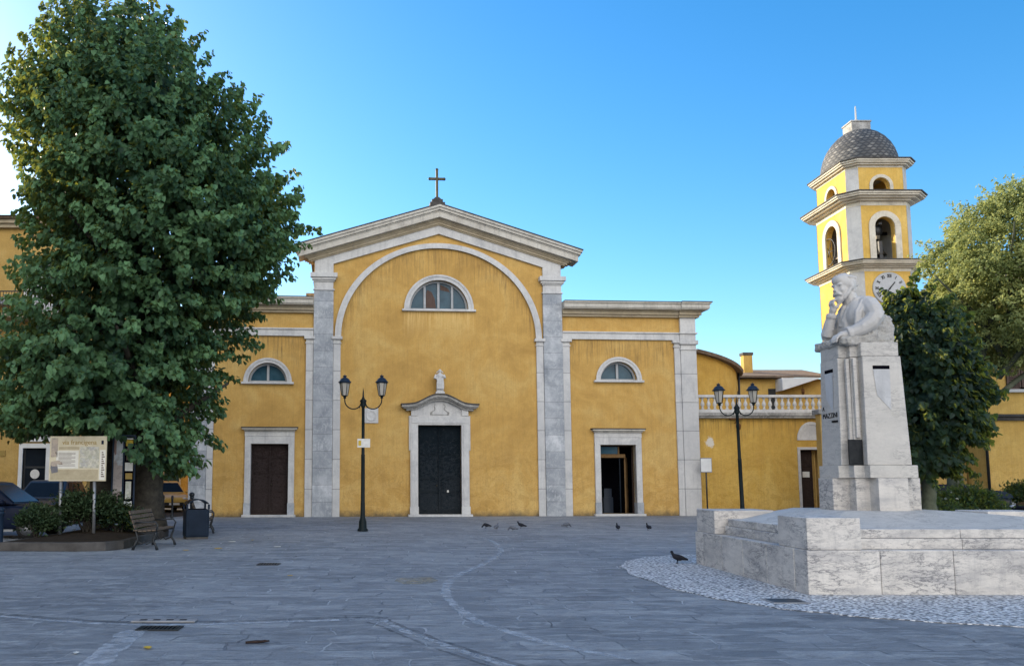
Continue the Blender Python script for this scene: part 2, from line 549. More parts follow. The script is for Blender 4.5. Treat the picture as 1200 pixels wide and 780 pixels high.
simple('pigeon_white', (.4, .4, .4), (.6, .6, .59), .6, 20, .2, 60)
simple('pigeon_foot', (.3, .08, .06), (.36, .12, .09), .6, 20, 0, 60)
simple('leaf_yellow', (.45, .28, .03), (.55, .4, .06), .6, 20, .2, 60)
simple('flower_pale', (.5, .5, .42), (.62, .62, .5), .7, 20, 0, 60)
simple('tail_red', (.25, .01, .01), (.32, .02, .015), .25, 3, 0, 50)
simple('lamp_clear', (.5, .52, .55), (.6, .62, .65), .12, 3, 0, 50)

t = NT('frosted_glass')
t.set(color=t.ramp(t.noise(t.obj(), 3, 4), [(.3, (.55, .52, .45)), (.7, (.66, .63, .56))]), rough=.5, spec=.5)
tr = t.n.new('ShaderNodeBsdfTranslucent')
tr.inputs['Color'].default_value = (.7, .66, .58, 1)
ms = t.n.new('ShaderNodeMixShader')
ms.inputs[0].default_value = .45
t.link(t.b.outputs[0], ms.inputs[1])
t.link(tr.outputs[0], ms.inputs[2])
t.link(ms.outputs[0], t.out.inputs['Surface'])


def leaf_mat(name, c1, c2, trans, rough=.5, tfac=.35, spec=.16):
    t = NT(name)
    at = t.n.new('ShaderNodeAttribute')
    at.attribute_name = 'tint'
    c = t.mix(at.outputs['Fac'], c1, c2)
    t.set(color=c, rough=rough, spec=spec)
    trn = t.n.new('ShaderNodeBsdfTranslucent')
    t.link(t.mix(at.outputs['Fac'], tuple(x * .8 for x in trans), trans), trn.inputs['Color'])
    ms = t.n.new('ShaderNodeMixShader')
    ms.inputs[0].default_value = tfac
    t.link(t.b.outputs[0], ms.inputs[1])
    t.link(trn.outputs[0], ms.inputs[2])
    t.link(ms.outputs[0], t.out.inputs['Surface'])


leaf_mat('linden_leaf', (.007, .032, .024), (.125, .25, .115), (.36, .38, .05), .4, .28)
leaf_mat('dark_leaf', (.006, .018, .02), (.022, .05, .036), (.5, .55, .08), .4, .34)
leaf_mat('pale_leaf', (.12, .165, .055), (.34, .38, .15), (.46, .48, .16), .5, .46)
leaf_mat('shrub_leaf', (.02, .045, .022), (.06, .09, .04), (.08, .1, .03), .45, .2)


def poster_mat(name, cols, sc):
    t = NT(name)
    v = t.n.new('ShaderNodeTexVoronoi')
    v.distance = 'CHEBYCHEV'
    t.link(t.obj(sc), v.inputs['Vector'])
    v.inputs['Scale'].default_value = 1
    s_ = t.n.new('ShaderNodeSeparateColor')
    t.link(v.outputs['Color'], s_.inputs[0])
    r = t.ramp(s_.outputs[0], [(i / len(cols), c) for i, c in enumerate(cols)])
    c = t.mix(t.ramp(t.noise(t.obj(), 9, 6, .75), [(.5, 0.0), (.58, .4)]), r, (.2, .19, .18))
    t.set(color=c, rough=.6)


poster_mat('torn_posters', [(.55, .6, .66), (.4, .47, .56), (.62, .62, .6), (.25, .14, .12), (.5, .55, .6)], (4, 4, 1.6))
poster_mat('event_posters', [(.03, .03, .03), (.35, .3, .05), (.04, .05, .05), (.4, .38, .34), (.1, .14, .08), (.03, .03, .04)], (7, 7, 4.2))
poster_mat('board_map', [(.42, .41, .33), (.5, .48, .38), (.36, .36, .28), (.55, .52, .42), (.45, .44, .4)], (14, 14, 14))
poster_mat('board_photo', [(.18, .15, .12), (.3, .24, .18), (.12, .12, .14), (.4, .33, .26)], (6, 6, 6))
simple('board_cream', (.5, .44, .3), (.6, .54, .4), .5, 5, 0, 30)
simple('board_white', (.6, .58, .5), (.68, .66, .6), .5, 9, 0, 30)
simple('board_tan', (.34, .29, .19), (.44, .38, .26), .5, 9, 0, 30)
simple('gold_letter', (.3, .2, .06), (.36, .25, .08), .5, 9, 0, 30)
simple('rust', (.1, .045, .02), (.18, .09, .04), .9, 9, .3, 40)


# ------------------------------------------------------------------ mesh helpers
class MB:
    def __init__(s):
        s.v, s.f, s.mi, s.sm = [], [], [], []
        s.M = None

    def add(s, vs, fs, m=0, smooth=False):
        b = len(s.v)
        if s.M is not None:
            vs = [tuple(s.M @ Vector(p)) for p in vs]
        s.v.extend([tuple(p) for p in vs])
        for f in fs:
            s.f.append(tuple(b + i for i in f))
            s.mi.append(m)
            s.sm.append(smooth)
        return s

    def box(s, x0, x1, y0, y1, z0, z1, m=0):
        vs = [(x0, y0, z0), (x1, y0, z0), (x1, y1, z0), (x0, y1, z0), (x0, y0, z1), (x1, y0, z1), (x1, y1, z1), (x0, y1, z1)]
        return s.add(vs, [(3, 2, 1, 0), (4, 5, 6, 7), (0, 1, 5, 4), (1, 2, 6, 5), (2, 3, 7, 6), (3, 0, 4, 7)], m)

    def frustum(s, c0, w0, d0, c1, w1, d1, m=0):
        vs = []
        for c, w, d in ((c0, w0, d0), (c1, w1, d1)):
            x, y, z = c
            vs += [(x - w / 2, y - d / 2, z), (x + w / 2, y - d / 2, z), (x + w / 2, y + d / 2, z), (x - w / 2, y + d / 2, z)]
        return s.add(vs, [(3, 2, 1, 0), (4, 5, 6, 7), (0, 1, 5, 4), (1, 2, 6, 5), (2, 3, 7, 6), (3, 0, 4, 7)], m)

    def prism_xz(s, pts, y0, y1, m=0, holes=(), back=True):
        """polygon in x,z between y0 (front) and y1; holes get reveals"""
        loops = [list(pts)] + [list(h) for h in holes]
        flat = [p for l in loops for p in l]
        tris = tessellate_polygon([[Vector((p[0], p[1], 0)) for p in l] for l in loops])
        n = len(flat)
        vs = [(p[0], y0, p[1]) for p in flat] + [(p[0], y1, p[1]) for p in flat]
        fs = []
        for tr in tris:
            a, b, c = (flat[i] for i in tr)
            cr = (b[0] - a[0]) * (c[1] - a[1]) - (b[1] - a[1]) * (c[0] - a[0])
            tr = tuple(tr) if cr > 0 else tuple(reversed(tr))
            fs.append(tr)
            if back:
                fs.append(tuple(n + i for i in reversed(tr)))
        o = 0
        for li, l in enumerate(loops):
            k = len(l)
            ar = sum(l[i][0] * l[(i + 1) % k][1] - l[(i + 1) % k][0] * l[i][1] for i in range(k))
            ccw = ar > 0
            for i in range(k):
                a, b = o + i, o + (i + 1) % k
                q = (a, n + a, n + b, b)
                if ccw != (li == 0):
                    q = tuple(reversed(q))
                fs.append(q)
            o += k
        return s.add(vs, fs, m)

    def prism_xy(s, pts, z0, z1, m=0, top=None):
        k = len(pts)
        top = top or pts
        vs = [(p[0], p[1], z0) for p in pts] + [(p[0], p[1], z1) for p in top]
        tris = tessellate_polygon([[Vector((p[0], p[1], 0)) for p in pts]])
        fs = []
        for tr in tris:
            a, b, c = (pts[i] for i in tr)
            cr = (b[0] - a[0]) * (c[1] - a[1]) - (b[1] - a[1]) * (c[0] - a[0])
            tr = tuple(tr) if cr > 0 else tuple(reversed(tr))
            fs.append(tuple(k + i for i in tr))
            fs.append(tuple(reversed(tr)))
        ar = sum(pts[i][0] * pts[(i + 1) % k][1] - pts[(i + 1) % k][0] * pts[i][1] for i in range(k))
        for i in range(k):
            q = (i, (i + 1) % k, k + (i + 1) % k, k + i)
            fs.append(q if ar > 0 else tuple(reversed(q)))
        return s.add(vs, fs, m)

    def lathe(s, prof, c=(0, 0, 0), n=16, m=0, smooth=True, a0=0.0, cap=True):
        vs, fs = [], []
        for r, z in prof:
            for i in range(n):
                a = a0 + 2 * PI * i / n
                vs.append((c[0] + r * math.cos(a), c[1] + r * math.sin(a), c[2] + z))
        for j in range(len(prof) - 1):
            for i in range(n):
                i2 = (i + 1) % n
                fs.append((j * n + i, j * n + i2, (j + 1) * n + i2, (j + 1) * n + i))
        s.add(vs, fs, m, smooth)
        if cap:
            b = len(s.v) - len(vs)
            s.f.append(tuple(b + i for i in reversed(range(n))))
            s.mi.append(m)
            s.sm.append(False)
            s.f.append(tuple(b + (len(prof) - 1) * n + i for i in range(n)))
            s.mi.append(m)
            s.sm.append(False)
        return s

    def tube(s, pts, radii, n=8, m=0, smooth=True):
        pts = [Vector(p) for p in pts]
        if not isinstance(radii, (list, tuple)):
            radii = [radii] * len(pts)
        vs, fs = [], []
        up = Vector((0, 0, 1))
        for i, p in enumerate(pts):
            d = (pts[min(i + 1, len(pts) - 1)] - pts[max(i - 1, 0)]).normalized()
            if i == 0:
                ref = up if abs(d.z) < .9 else Vector((1, 0, 0))
                a = d.cross(ref).normalized()
            else:
                a = (a - d * a.dot(d)).normalized()
            b = d.cross(a)
            for k in range(n):
                t_ = 2 * PI * k / n
                vs.append(p + (a * math.cos(t_) + b * math.sin(t_)) * radii[i])
        for j in range(len(pts) - 1):
            for k in range(n):
                k2 = (k + 1) % n
                fs.append((j * n + k, j * n + k2, (j + 1) * n + k2, (j + 1) * n + k))
        fs.append(tuple(reversed(range(n))))
        fs.append(tuple((len(pts) - 1) * n + k for k in range(n)))
        return s.add(vs, fs, m, smooth)

    def ell(s, c, r, n=14, k=9, m=0, rot=None):
        """ellipsoid"""
        Mx = (rot if rot is not None else Matrix.Identity(3))
        vs, fs = [], []
        for j in range(k + 1):
            ph = PI * j / k - PI / 2
            for i in range(n):
                th = 2 * PI * i / n
                p = Mx @ Vector((r[0] * math.cos(ph) * math.cos(th), r[1] * math.cos(ph) * math.sin(th), r[2] * math.sin(ph)))
                vs.append((c[0] + p.x, c[1] + p.y, c[2] + p.z))
        for j in range(k):
            for i in range(n):
                i2 = (i + 1) % n
                fs.append((j * n + i, j * n + i2, (j + 1) * n + i2, (j + 1) * n + i))
        return s.add(vs, fs, m, True)

    def rail(s, prof, p0, p1, m=0):
        """profile (y,z) polygon swept from p0 to p1 (x,z) with vertical end cuts"""
        k = len(prof)
        vs = [(p0[0], y, p0[1] + z) for y, z in prof] + [(p1[0], y, p1[1] + z) for y, z in prof]
        fs = [(i, (i + 1) % k, k + (i + 1) % k, k + i) for i in range(k)]
        fs += [tuple(reversed(range(k))), tuple(range(k, 2 * k))]
        return s.add(vs, fs, m)

    def ring(s, cx, cz, ro, ri, y0, y1, a0=0.0, a1=PI, n=32, m=0, kz=1.0, kzi=None):
        """arch ring in x,z; angle measured from +x"""
        kzi = kz if kzi is None else kzi
        pts = []
        for i in range(n + 1):
            a = a0 + (a1 - a0) * i / n
            pts.append((cx + ro * math.cos(a), cz + ro * kz * math.sin(a), cx + ri * math.cos(a), cz + ri * kzi * math.sin(a)))
        vs, fs = [], []
        for xo, zo, xi, zi in pts:
            vs += [(xo, y0, zo), (xi, y0, zi), (xi, y1, zi), (xo, y1, zo)]
        for i in range(n):
            a, b = 4 * i, 4 * i + 4
            for q in range(4):
                q2 = (q + 1) % 4
                fs.append((a + q, a + q2, b + q2, b + q))
        fs += [(0, 1, 2, 3), (4 * n + 3, 4 * n + 2, 4 * n + 1, 4 * n)]
        return s.add(vs, fs, m)

    def build(s, name, mats, parent=None, bevel=0.0, loc=None, fix=True, label=None):
        me = bpy.data.meshes.new(name)
        me.from_pydata(s.v, [], s.f)
        if isinstance(mats, str):
            mats = [mats]
        for k in mats:
            me.materials.append(MATS[k])
        me.polygons.foreach_set('material_index', s.mi)
        me.polygons.foreach_set('use_smooth', s.sm)
        me.update()
        if fix:
            import bmesh
            bm = bmesh.new()
            bm.from_mesh(me)
            bmesh.ops.recalc_face_normals(bm, faces=bm.faces)
            bm.to_mesh(me)
            bm.free()
        o = bpy.data.objects.new(name, me)
        COL.objects.link(o)
        if parent is not None:
            o.parent = parent
        if loc is not None:
            o.location = loc
        if bevel:
            md = o.modifiers.new('bevel', 'BEVEL')
            md.width = bevel
            md.segments = 2
            md.limit_method = 'ANGLE'
            md.angle_limit = R(40)
        if label:
            o['label'] = label
        return o


def tag(o, label, cat, group=None):
    o['label'] = label
    o['category'] = cat
    if group:
        o['group'] = group
    return o


def thing(name, label, cat, loc=(0, 0, 0), rz=0.0, group=None):
    o = bpy.data.objects.new(name, None)
    o.empty_display_size = .3
    COL.objects.link(o)
    o.location = loc
    o.rotation_euler = (0, 0, rz)
    return tag(o, label, cat, group)


def structure(o):
    o['kind'] = 'structure'
    return o


def dup(root, loc, rz=None, label=None):
    def cp(o, parent):
        c = o.copy()
        COL.objects.link(c)
        if parent is not None:
            c.parent = parent
        for ch in o.children:
            cp(ch, c)
        return c
    r = cp(root, None)
    r.location = loc
    if rz is not None:
        r.rotation_euler = (0, 0, rz)
    if label:
        r['label'] = label
    return r


def text(body, name, parent, size, mat, M, extrude=.004, align='CENTER'):
    cu = bpy.data.curves.new(name, 'FONT')
    cu.body = body
    cu.size = size
    cu.align_x = align
    cu.align_y = 'CENTER'
    cu.extrude = extrude
    cu.materials.append(MATS[mat])
    tmp = bpy.data.objects.new(name, cu)
    me = bpy.data.meshes.new_from_object(tmp)
    bpy.data.objects.remove(tmp)
    o = bpy.data.objects.new(name, me)
    COL.objects.link(o)
    o.parent = parent
    o.matrix_local = M
    return o


def axes(xa, ya, loc):
    x, y = Vector(xa).normalized(), Vector(ya).normalized()
    z = x.cross(y)
    m = Matrix((x, y, z)).transposed().to_4x4()
    m.translation = loc
    return m


def sculpt(o, voxel, smooth=2, fac=.5):
    rm = o.modifiers.new('remesh', 'REMESH')
    rm.mode = 'VOXEL'
    rm.voxel_size = voxel
    rm.use_smooth_shade = True
    if smooth:
        s_ = o.modifiers.new('smooth', 'SMOOTH')
        s_.iterations = smooth
        s_.factor = fac
    return o


def arc(cx, cz, r, a0, a1, n, kz=1.0):
    return [(cx + r * math.cos(a0 + (a1 - a0) * i / n), cz + r * kz * math.sin(a0 + (a1 - a0) * i / n)) for i in range(n + 1)]


def rect(x0, x1, z0, z1):
    return [(x0, z0), (x1, z0), (x1, z1), (x0, z1)]


FWD = Vector((0, math.cos(PITCH), math.sin(PITCH)))
UPV = Vector((0, -math.sin(PITCH), math.cos(PITCH)))


def at(px, py, Y):
    """point at depth Y seen at the photo's pixel (used to read off real positions)"""
    d = FWD + Vector((1, 0, 0)) * ((px - 465) / 1000) - UPV * ((py - 457.5) / 1000)
    return Vector((0, 0, 1.6)) + d * (Y / d.y)

#@@SETTING
# ------------------------------------------------------------------ ground
g = MB()
g.add([(-1500, -600, 0), (1500, -600, 0), (1500, 2200, 0), (-1500, 2200, 0)], [(0, 1, 2, 3)])
structure(g.build('piazza_paving', 'slate_paving'))

rd = MB()
rd.add([(-60, 32.5, .004), (-11.5, 32.5, .004), (-9.6, 37.5, .004), (-9.6, 110, .004), (-17, 110, .004), (-17, 40, .004), (-60, 40, .004)], [tuple(range(7))])
structure(rd.build('street', 'asphalt'))
rd = MB()
rd.add([(17.5, 27.5, .004), (60, 27.5, .004), (60, 33.2, .004), (17.5, 33.2, .004)], [(0, 1, 2, 3)])
structure(rd.build('street', 'asphalt'))


def superell(cx_, cy_, a, b, n_, k):
    out = []
    for i in range(k):
        th = 2 * PI * i / k
        c_, s_ = math.cos(th), math.sin(th)
        out.append((cx_ + a * math.copysign(abs(c_) ** (2 / n_), c_), cy_ + b * math.copysign(abs(s_) ** (2 / n_), s_)))
    return out


pb = MB()
se = superell(8.9, 14.2, 4.9, 4.85, 2.6, 96)
se = [(x + .05 * math.sin(i * 1.7), y + .05 * math.cos(i * 2.3)) for i, (x, y) in enumerate(se)]
pb.prism_xy(se, .002, .012)
structure(pb.build('cobble_apron', 'white_cobbles'))


def ribbon(pts, w, z, name, mat, wob=.03, sub=6):
    """a laid strip of stone following pts"""
    P = []
    pts = [Vector((p[0], p[1], 0)) for p in pts]
    n_ = len(pts)
    for i in range(n_ - 1):
        p0, p1, p2, p3 = pts[max(i - 1, 0)], pts[i], pts[i + 1], pts[min(i + 2, n_ - 1)]
        for k in range(sub):
            u = k / sub
            P.append(.5 * ((2 * p1) + (p2 - p0) * u + (2 * p0 - 5 * p1 + 4 * p2 - p3) * u * u + (3 * p1 - 3 * p2 + p3 - p0) * u ** 3))
    P.append(pts[-1])
    m_ = MB()
    vs = []
    for i, p in enumerate(P):
        d = (P[min(i + 1, len(P) - 1)] - P[max(i - 1, 0)]).normalized()
        nn = Vector((-d.y, d.x, 0))
        ww = w * (1 + rnd.uniform(-.18, .18))
        o_ = rnd.uniform(-wob, wob)
        for s_ in (-1, 1):
            q = p + nn * (s_ * ww / 2 + o_)
            vs.append((q.x, q.y, z))
    m_.add(vs, [(2 * i, 2 * i + 2, 2 * i + 3, 2 * i + 1) for i in range(len(P) - 1)])
    return structure(m_.build(name, mat))


def gp(px, py):
    d = FWD + Vector((1, 0, 0)) * ((px - 465) / 1000) - UPV * ((py - 457.5) / 1000)
    q = Vector((0, 0, 1.6)) + d * (-1.6 / d.z)
    return (q.x, q.y)


# a pale worn strip curving across the square and the drainage channels
ribbon([gp(*p) for p in ((543, 626), (572, 632), (587, 643), (576, 656), (545, 670), (527, 681), (522, 693), (533, 709), (556, 726), (600, 741), (655, 756), (740, 772))], .14, .004, 'pale_paving_strip', 'worn_lit_strip', .02)
ch = [gp(*p) for p in ((-40, 716), (60, 724), (150, 729), (230, 729), (330, 726), (436, 723), (452, 728), (480, 739), (530, 757), (600, 778), (680, 800))]
ribbon(ch, .15, .004, 'drainage_channel', 'gutter_shade', .015)  # flat dark strip, the shaded side of the gutter put into colour
ribbon([(x + .02, y - .15) for x, y in ch], .12, .005, 'drainage_channel', 'worn_lit_strip', .01)  # flat pale strip, the lit side of the gutter put into colour
ribbon([(x - .05, y - .33) for x, y in ch[5:]], .05, .0045, 'drainage_channel', 'gutter_shade', .01)  # further strip of painted shade along the diagonal part
ribbon([gp(*p) for p in ((160, 738), (130, 760), (95, 790))], .26, .006, 'pale_paving_strip', 'worn_lit_strip')
dp = MB()
dp.add([(gp(*p)[0], gp(*p)[1], .004) for p in ((466, 677), (505, 676), (514, 680), (500, 684), (474, 684), (462, 681))], [tuple(range(6))])
structure(dp.build('sandy_patch_on_ground', 'dusty_patch'))


def grate(name, x, y, w, d, n, label, group=None, rz=0):
    r = thing(name, label, 'drain', (x, y, 0), rz, group)
    f_ = MB()
    f_.box(-w / 2, w / 2, -d / 2, -d / 2 + .03, .005, .016).box(-w / 2, w / 2, d / 2 - .03, d / 2, .005, .016)
    f_.box(-w / 2, -w / 2 + .03, -d / 2 + .03, d / 2 - .03, .005, .016).box(w / 2 - .03, w / 2, -d / 2 + .03, d / 2 - .03, .005, .016)
    f_.build('frame', 'dark_iron', r)
    b_ = MB()
    st = (w - .06) / (2 * n)
    for i in range(n):
        b_.box(-w / 2 + .03 + st * (2 * i + .5), -w / 2 + .03 + st * (2 * i + 1.5), -d / 2 + .03, d / 2 - .03, .008, .014)
    b_.build('bars', 'dark_iron', r)
    v_ = MB()
    v_.box(-w / 2 + .03, w / 2 - .03, -d / 2 + .03, d / 2 - .03, .0045, .006)
    v_.build('pit', 'void_dark', r)


x, y = gp(187, 736.5)
grate('drain_grate', x, y, .46, .26, 9, 'barred iron drain grate in the paving just in front of the slotted gully')
x, y = gp(193, 728)
gl = thing('gully_inlet', 'long flat gully stone with dark slots across the drainage channel', 'drain', (x, y, 0))
m = MB()
m.box(-.36, .36, -.09, .09, .006, .022)
m.build('inlet_stone', 'channel_stone', gl, .005)
for i in range(4):
    m = MB()
    m.box(-.28 + i * .15, -.2 + i * .15, -.03, .03, .0225, .0245)
    m.build('slot', 'void_dark', gl)
x, y = gp(315, 661)
grate('drain_grate', x, y, .42, .34, 7, 'small dark drain grate in mid square beyond the channel')
x, y = gp(920, 705)
mh = thing('manhole_cover', 'small square manhole cover set among the white cobbles', 'manhole cover', (x, y, .012))
m = MB()
m.box(-.2, .2, -.17, .17, .002, .012)
m.build('cover_plate', 'dark_iron', mh)
m = MB()
m.box(-.24, .24, -.21, -.173, .002, .01).box(-.24, .24, .173, .21, .002, .01).box(-.24, -.203, -.173, .173, .002, .01).box(.203, .24, -.173, .173, .002, .01)
m.build('cover_frame', 'channel_stone', mh)

# ------------------------------------------------------------------ the church
CH = thing('church', 'yellow church with white arched pedimented facade and three doors facing the square', 'church', (1.90, 37.972, 0), R(4))


def lun(cx_, cz_, r, n=28, kz=1.0):
    return arc(cx_, cz_, r, 0, PI, n, kz)


nave = MB()
nave.prism_xz([(-5.62, 0), (5.62, 0), (5.62, 11.6), (0, 13.35), (-5.62, 11.6)], 0, .55,
              holes=[rect(-.97, .97, .1, 4.02), lun(0, 9.25, 1.35)])
nave.build('nave_wall', 'nave_plaster', CH)
m = MB()
m.prism_xz(rect(5.62, 11.83, 0, 9.1), 0, .5, holes=[rect(7.26, 8.89, .1, 3.17), lun(8.2, 6.1, .86)])
m.build('aisle_wall', 'facade_plaster', CH)
m = MB()
m.prism_xz(rect(-10.95, -5.62, 0, 9.1), 0, .5, holes=[rect(-8.31, -6.66, .1, 3.17), lun(-7.62, 5.9, .86)])
m.build('aisle_wall', 'facade_plaster', CH)
m = MB()
for s in (-1, 1):
    m.box(min(s * 5.2, s * 5.6), max(s * 5.2, s * 5.6), .56, 27, 9.0, 11.6)
    e = 11.8 if s > 0 else 10.93
    m.box(min(s * (e - .4), s * e), max(s * (e - .4), s * e), .51, 27, 0, 9.1)
m.prism_xz([(-5.6, 9), (5.6, 9), (5.6, 11.6), (0, 13.3), (-5.6, 11.6)], 26.6, 27)
m.box(-10.9, 11.75, 26.5, 26.6, 0, 9.1)
m.build('side_wall', 'facade_plaster', CH)
rf = MB()
for s in (-1, 1):
    rf.add([(0, .4, 13.93), (s * 5.85, .4, 12.12), (s * 5.85, 27.5, 12.12), (0, 27.5, 13.93),
            (0, .4, 13.75), (s * 5.85, .4, 11.94), (s * 5.85, 27.5, 11.94), (0, 27.5, 13.75)],
           [(0, 1, 2, 3), (7, 6, 5, 4), (0, 4, 5, 1), (1, 5, 6, 2), (2, 6, 7, 3)])
rf.build('nave_roof', 'roof_tiles', CH)
rf = MB()
rf.box(5.65, 12.1, .3, 27.2, 9.3, 9.42)
rf.box(-11.2, -5.65, .3, 27.2, 9.3, 9.42)
rf.build('aisle_roof', 'roof_tiles', CH)
m = MB()
m.box(-6.02, -5.63, 1.0, 26, 10.05, 10.14)
m.box(-5.9, -5.63, .9, 26, 9.9, 10.05)
m.build('eave', 'tan_stone', CH)

# raking cornice: layers measured down from the top line
SL = .309


def layer(name, d0, d1, proj, mat, hw):
    mm = MB()
    for s in (-1, 1):
        p = [(-proj, -d1), (-proj, -d0), (.52, -d0), (.52, -d1)]
        mm.rail(p, (0, 13.98), (s * hw, 13.98 - SL * hw))
    return mm


pc = MB()
for d0, d1, pr, ex in ((.05, .15, .66, .78), (.15, .27, .6, .72), (.27, .33, .52, .64), (.33, .58, .5, .62)):
    for s in (-1, 1):
        pc.rail([(-pr, -d1), (-pr, -d0), (.5, -d0), (.5, -d1)], (0, 13.98), (s * (5.7 + ex), 13.98 - SL * (5.7 + ex)))
pc.build('raking_cornice', 'cornice_stone', CH)
pc = MB()
for d0, d1, pr, ex in ((.58, .66, .3, .44), (.66, .72, .26, .34), (.72, .82, .22, .26), (.82, .88, .17, .16)):
    for s in (-1, 1):
        pc.rail([(-pr, -d1), (-pr, -d0), (.5, -d0), (.5, -d1)], (0, 13.98), (s * (5.62 + ex), 13.98 - SL * (5.62 + ex)))
pc.build('cornice_moulding', 'tan_stone', CH)
pc = MB()
for s in (-1, 1):
    pc.rail([(-.68, -.05), (-.68, 0), (.5, 0), (.5, -.05)], (0, 13.985), (s * 6.52, 13.985 - SL * 6.52))
pc.build('roof_edge', 'dark_cap', CH)
# white frieze under the cornice, running down into the block above each pilaster
fz = MB()
top = lambda u: 13.98 - .88 - SL * abs(u)
for s in (-1, 1):
    pts = [(0, top(0)), (s * 5.6, top(5.6)), (s * 5.6, 10.82), (s * 4.76, 10.82), (s * 4.76, 12.72 - SL * 4.76), (0, 12.72)]
    fz.prism_xz(pts, -.12, -.002)
fz.build('frieze', 'white_stone', CH)

pil = MB()
for s in (-1, 1):
    a, b = sorted((s * 4.75, s * 5.62))
    q = MB()
    q.box(a, b, -.14, -.002, 0, 10.02)
    q.build('pilaster', 'grey_stone_blocks', CH, .012)
    c_ = MB()
    c_.box(a - .04, b + .04, -.18, -.002, 10.022, 10.09)
    c_.box(a + .01, b - .01, -.13, -.003, 10.09, 10.42)
    c_.box(a - .04, b + .04, -.18, -.002, 10.42, 10.49)
    c_.box(a - .1, b + .1, -.24, -.002, 10.49, 10.60)
    c_.box(a - .17, b + .17, -.31, -.002, 10.60, 10.80)
    c_.build('capital', 'white_stone', CH, .012)
    # white strips on either side
    for (u0, u1, nm) in ((4.42, 4.742, 0), (5.628, 5.95, 1)):
        a2, b2 = sorted((s * u0, s * u1))
        q = MB()
        q.box(a2, b2, -.09, -.002, 0, 7.62)
        q.build('arch_pier', 'white_stone_blocks', CH, .01)
        q = MB()
        q.box(a2 - .03, b2 + (.03 if not nm else .03), -.12, -.002, 7.622, 7.68)
        q.box(a2, b2, -.1, -.003, 7.68, 7.82)
        q.box(a2 - .08, b2 + .08, -.19, -.002, 7.82, 7.95)
        q.build('impost', 'white_stone', CH, .008)
ar = MB()
ar.ring(0, 7.955, 4.68, 4.42, -.1, -.002, n=64, kz=.926, kzi=.93)
ar.ring(0, 7.955, 4.56, 4.40, -.13, -.101, n=64, kz=.927, kzi=.93)
ar.build('arch_moulding', 'white_stone', CH)

for s, e in ((1, 11.83), (-1, 10.95)):
    def bx(mm, u0, u1, *r):
        a_, b_ = sorted((s * u0, s * u1))
        mm.box(a_, b_, *r)
    q = MB()
    bx(q, e - 1.01, e - .735, -.09, -.002, 0, 7.62)
    q.build('arch_pier', 'white_stone_blocks', CH, .01)
    q = MB()
    bx(q, e - 1.05, e - .735, -.13, -.002, 7.622, 7.68)
    bx(q, e - 1.01, e - .735, -.1, -.003, 7.68, 7.82)
    bx(q, e - 1.1, e - .735, -.19, -.002, 7.82, 7.95)
    q.build('impost', 'white_stone', CH, .008)
    q = MB()
    bx(q, e - .73, e + .004, -.14, .6, 0, 7.5)
    q.build('pilaster', 'grey_stone_blocks' if s < 0 else 'white_stone_blocks', CH, .012)
    q = MB()
    bx(q, e - .77, e + .04, -.18, .6, 7.502, 7.57)
    bx(q, e - .72, e, -.13, .6, 7.57, 7.76)
    bx(q, e - .8, e + .08, -.22, .6, 7.76, 7.95)
    q.build('capital', 'white_stone', CH, .012)
    q = MB()
    bx(q, 5.63, e - .75, -.1, -.002, 7.955, 8.24)
    bx(q, 5.63, e - .75, -.15, -.002, 8.24, 8.31)
    bx(q, e - .748, e - .01, -.15, .6, 7.955, 8.24)
    bx(q, e - .80, e + .06, -.21, .6, 8.24, 8.31)
    q.build('string_course', 'white_stone', CH, .01)
    q = MB()
    bx(q, e - .72, e + .003, -.13, .6, 8.312, 9.0)
    q.build('corner_block', 'white_stone', CH, .01)
    q = MB()
    k = MB()
    for z0, z1, p, mm in ((9.0, 9.1, .14, k), (9.1, 9.25, .22, k), (9.25, 9.31, .28, k), (9.31, 9.36, .46, q), (9.36, 9.56, .5, q), (9.56, 9.63, .56, q)):
        bx(mm, 5.63, e - .8, -p, .5, z0, z1)
        bx(mm, e - .8, e + p + .02, -p - .1, 2.5, z0, z1)
    k.build('cornice_moulding', 'tan_stone', CH, .01)
    q.build('cornice', 'cornice_stone', CH, .012)
    q = MB()
    bx(q, 5.64, e - .8, -.58, .5, 9.632, 9.66)
    bx(q, e - .8, e + .62, -.68, 2.5, 9.632, 9.67)
    q.build('roof_edge', 'dark_cap', CH)


def lunette(cx_, cz_, ro, ri, nbars, name):
    w_ = MB()
    w_.ring(cx_, cz_, ro, ri, -.08, -.002, n=36)
    w_.ring(cx_, cz_, ro + .03, ro - .06, -.11, -.081, n=36)
    root = w_.build('window', 'white_stone', CH)
    sl_ = MB()
    sl_.box(cx_ - ro - .12, cx_ + ro + .12, -.16, .2, cz_ - .1, cz_ - .005)
    sl_.build('sill', 'white_stone', root, .01)
    gl_ = MB()
    gl_.prism_xz(lun(cx_, cz_, ri + .01), .26, .28)
    gl_.build('pane', 'window_glass', root)
    fr_ = MB()
    fr_.ring(cx_, cz_ + .002, ri, ri - .085, .17, .255, n=36)
    fr_.box(cx_ - ri + .08, cx_ + ri - .08, .18, .25, cz_ + .002, cz_ + .075)
    for i in range(nbars):
        u = (i + 1) / (nbars + 1) * 2 - 1
        xx = u * (ri - .06) * .98
        h_ = math.sqrt(max(.01, (ri - .08) ** 2 - xx ** 2))
        fr_.box(cx_ + xx - .05, cx_ + xx + .05, .16, .25, cz_ + .077, cz_ + h_)
    fr_.build('frame', 'grey_frame', root)
    return root


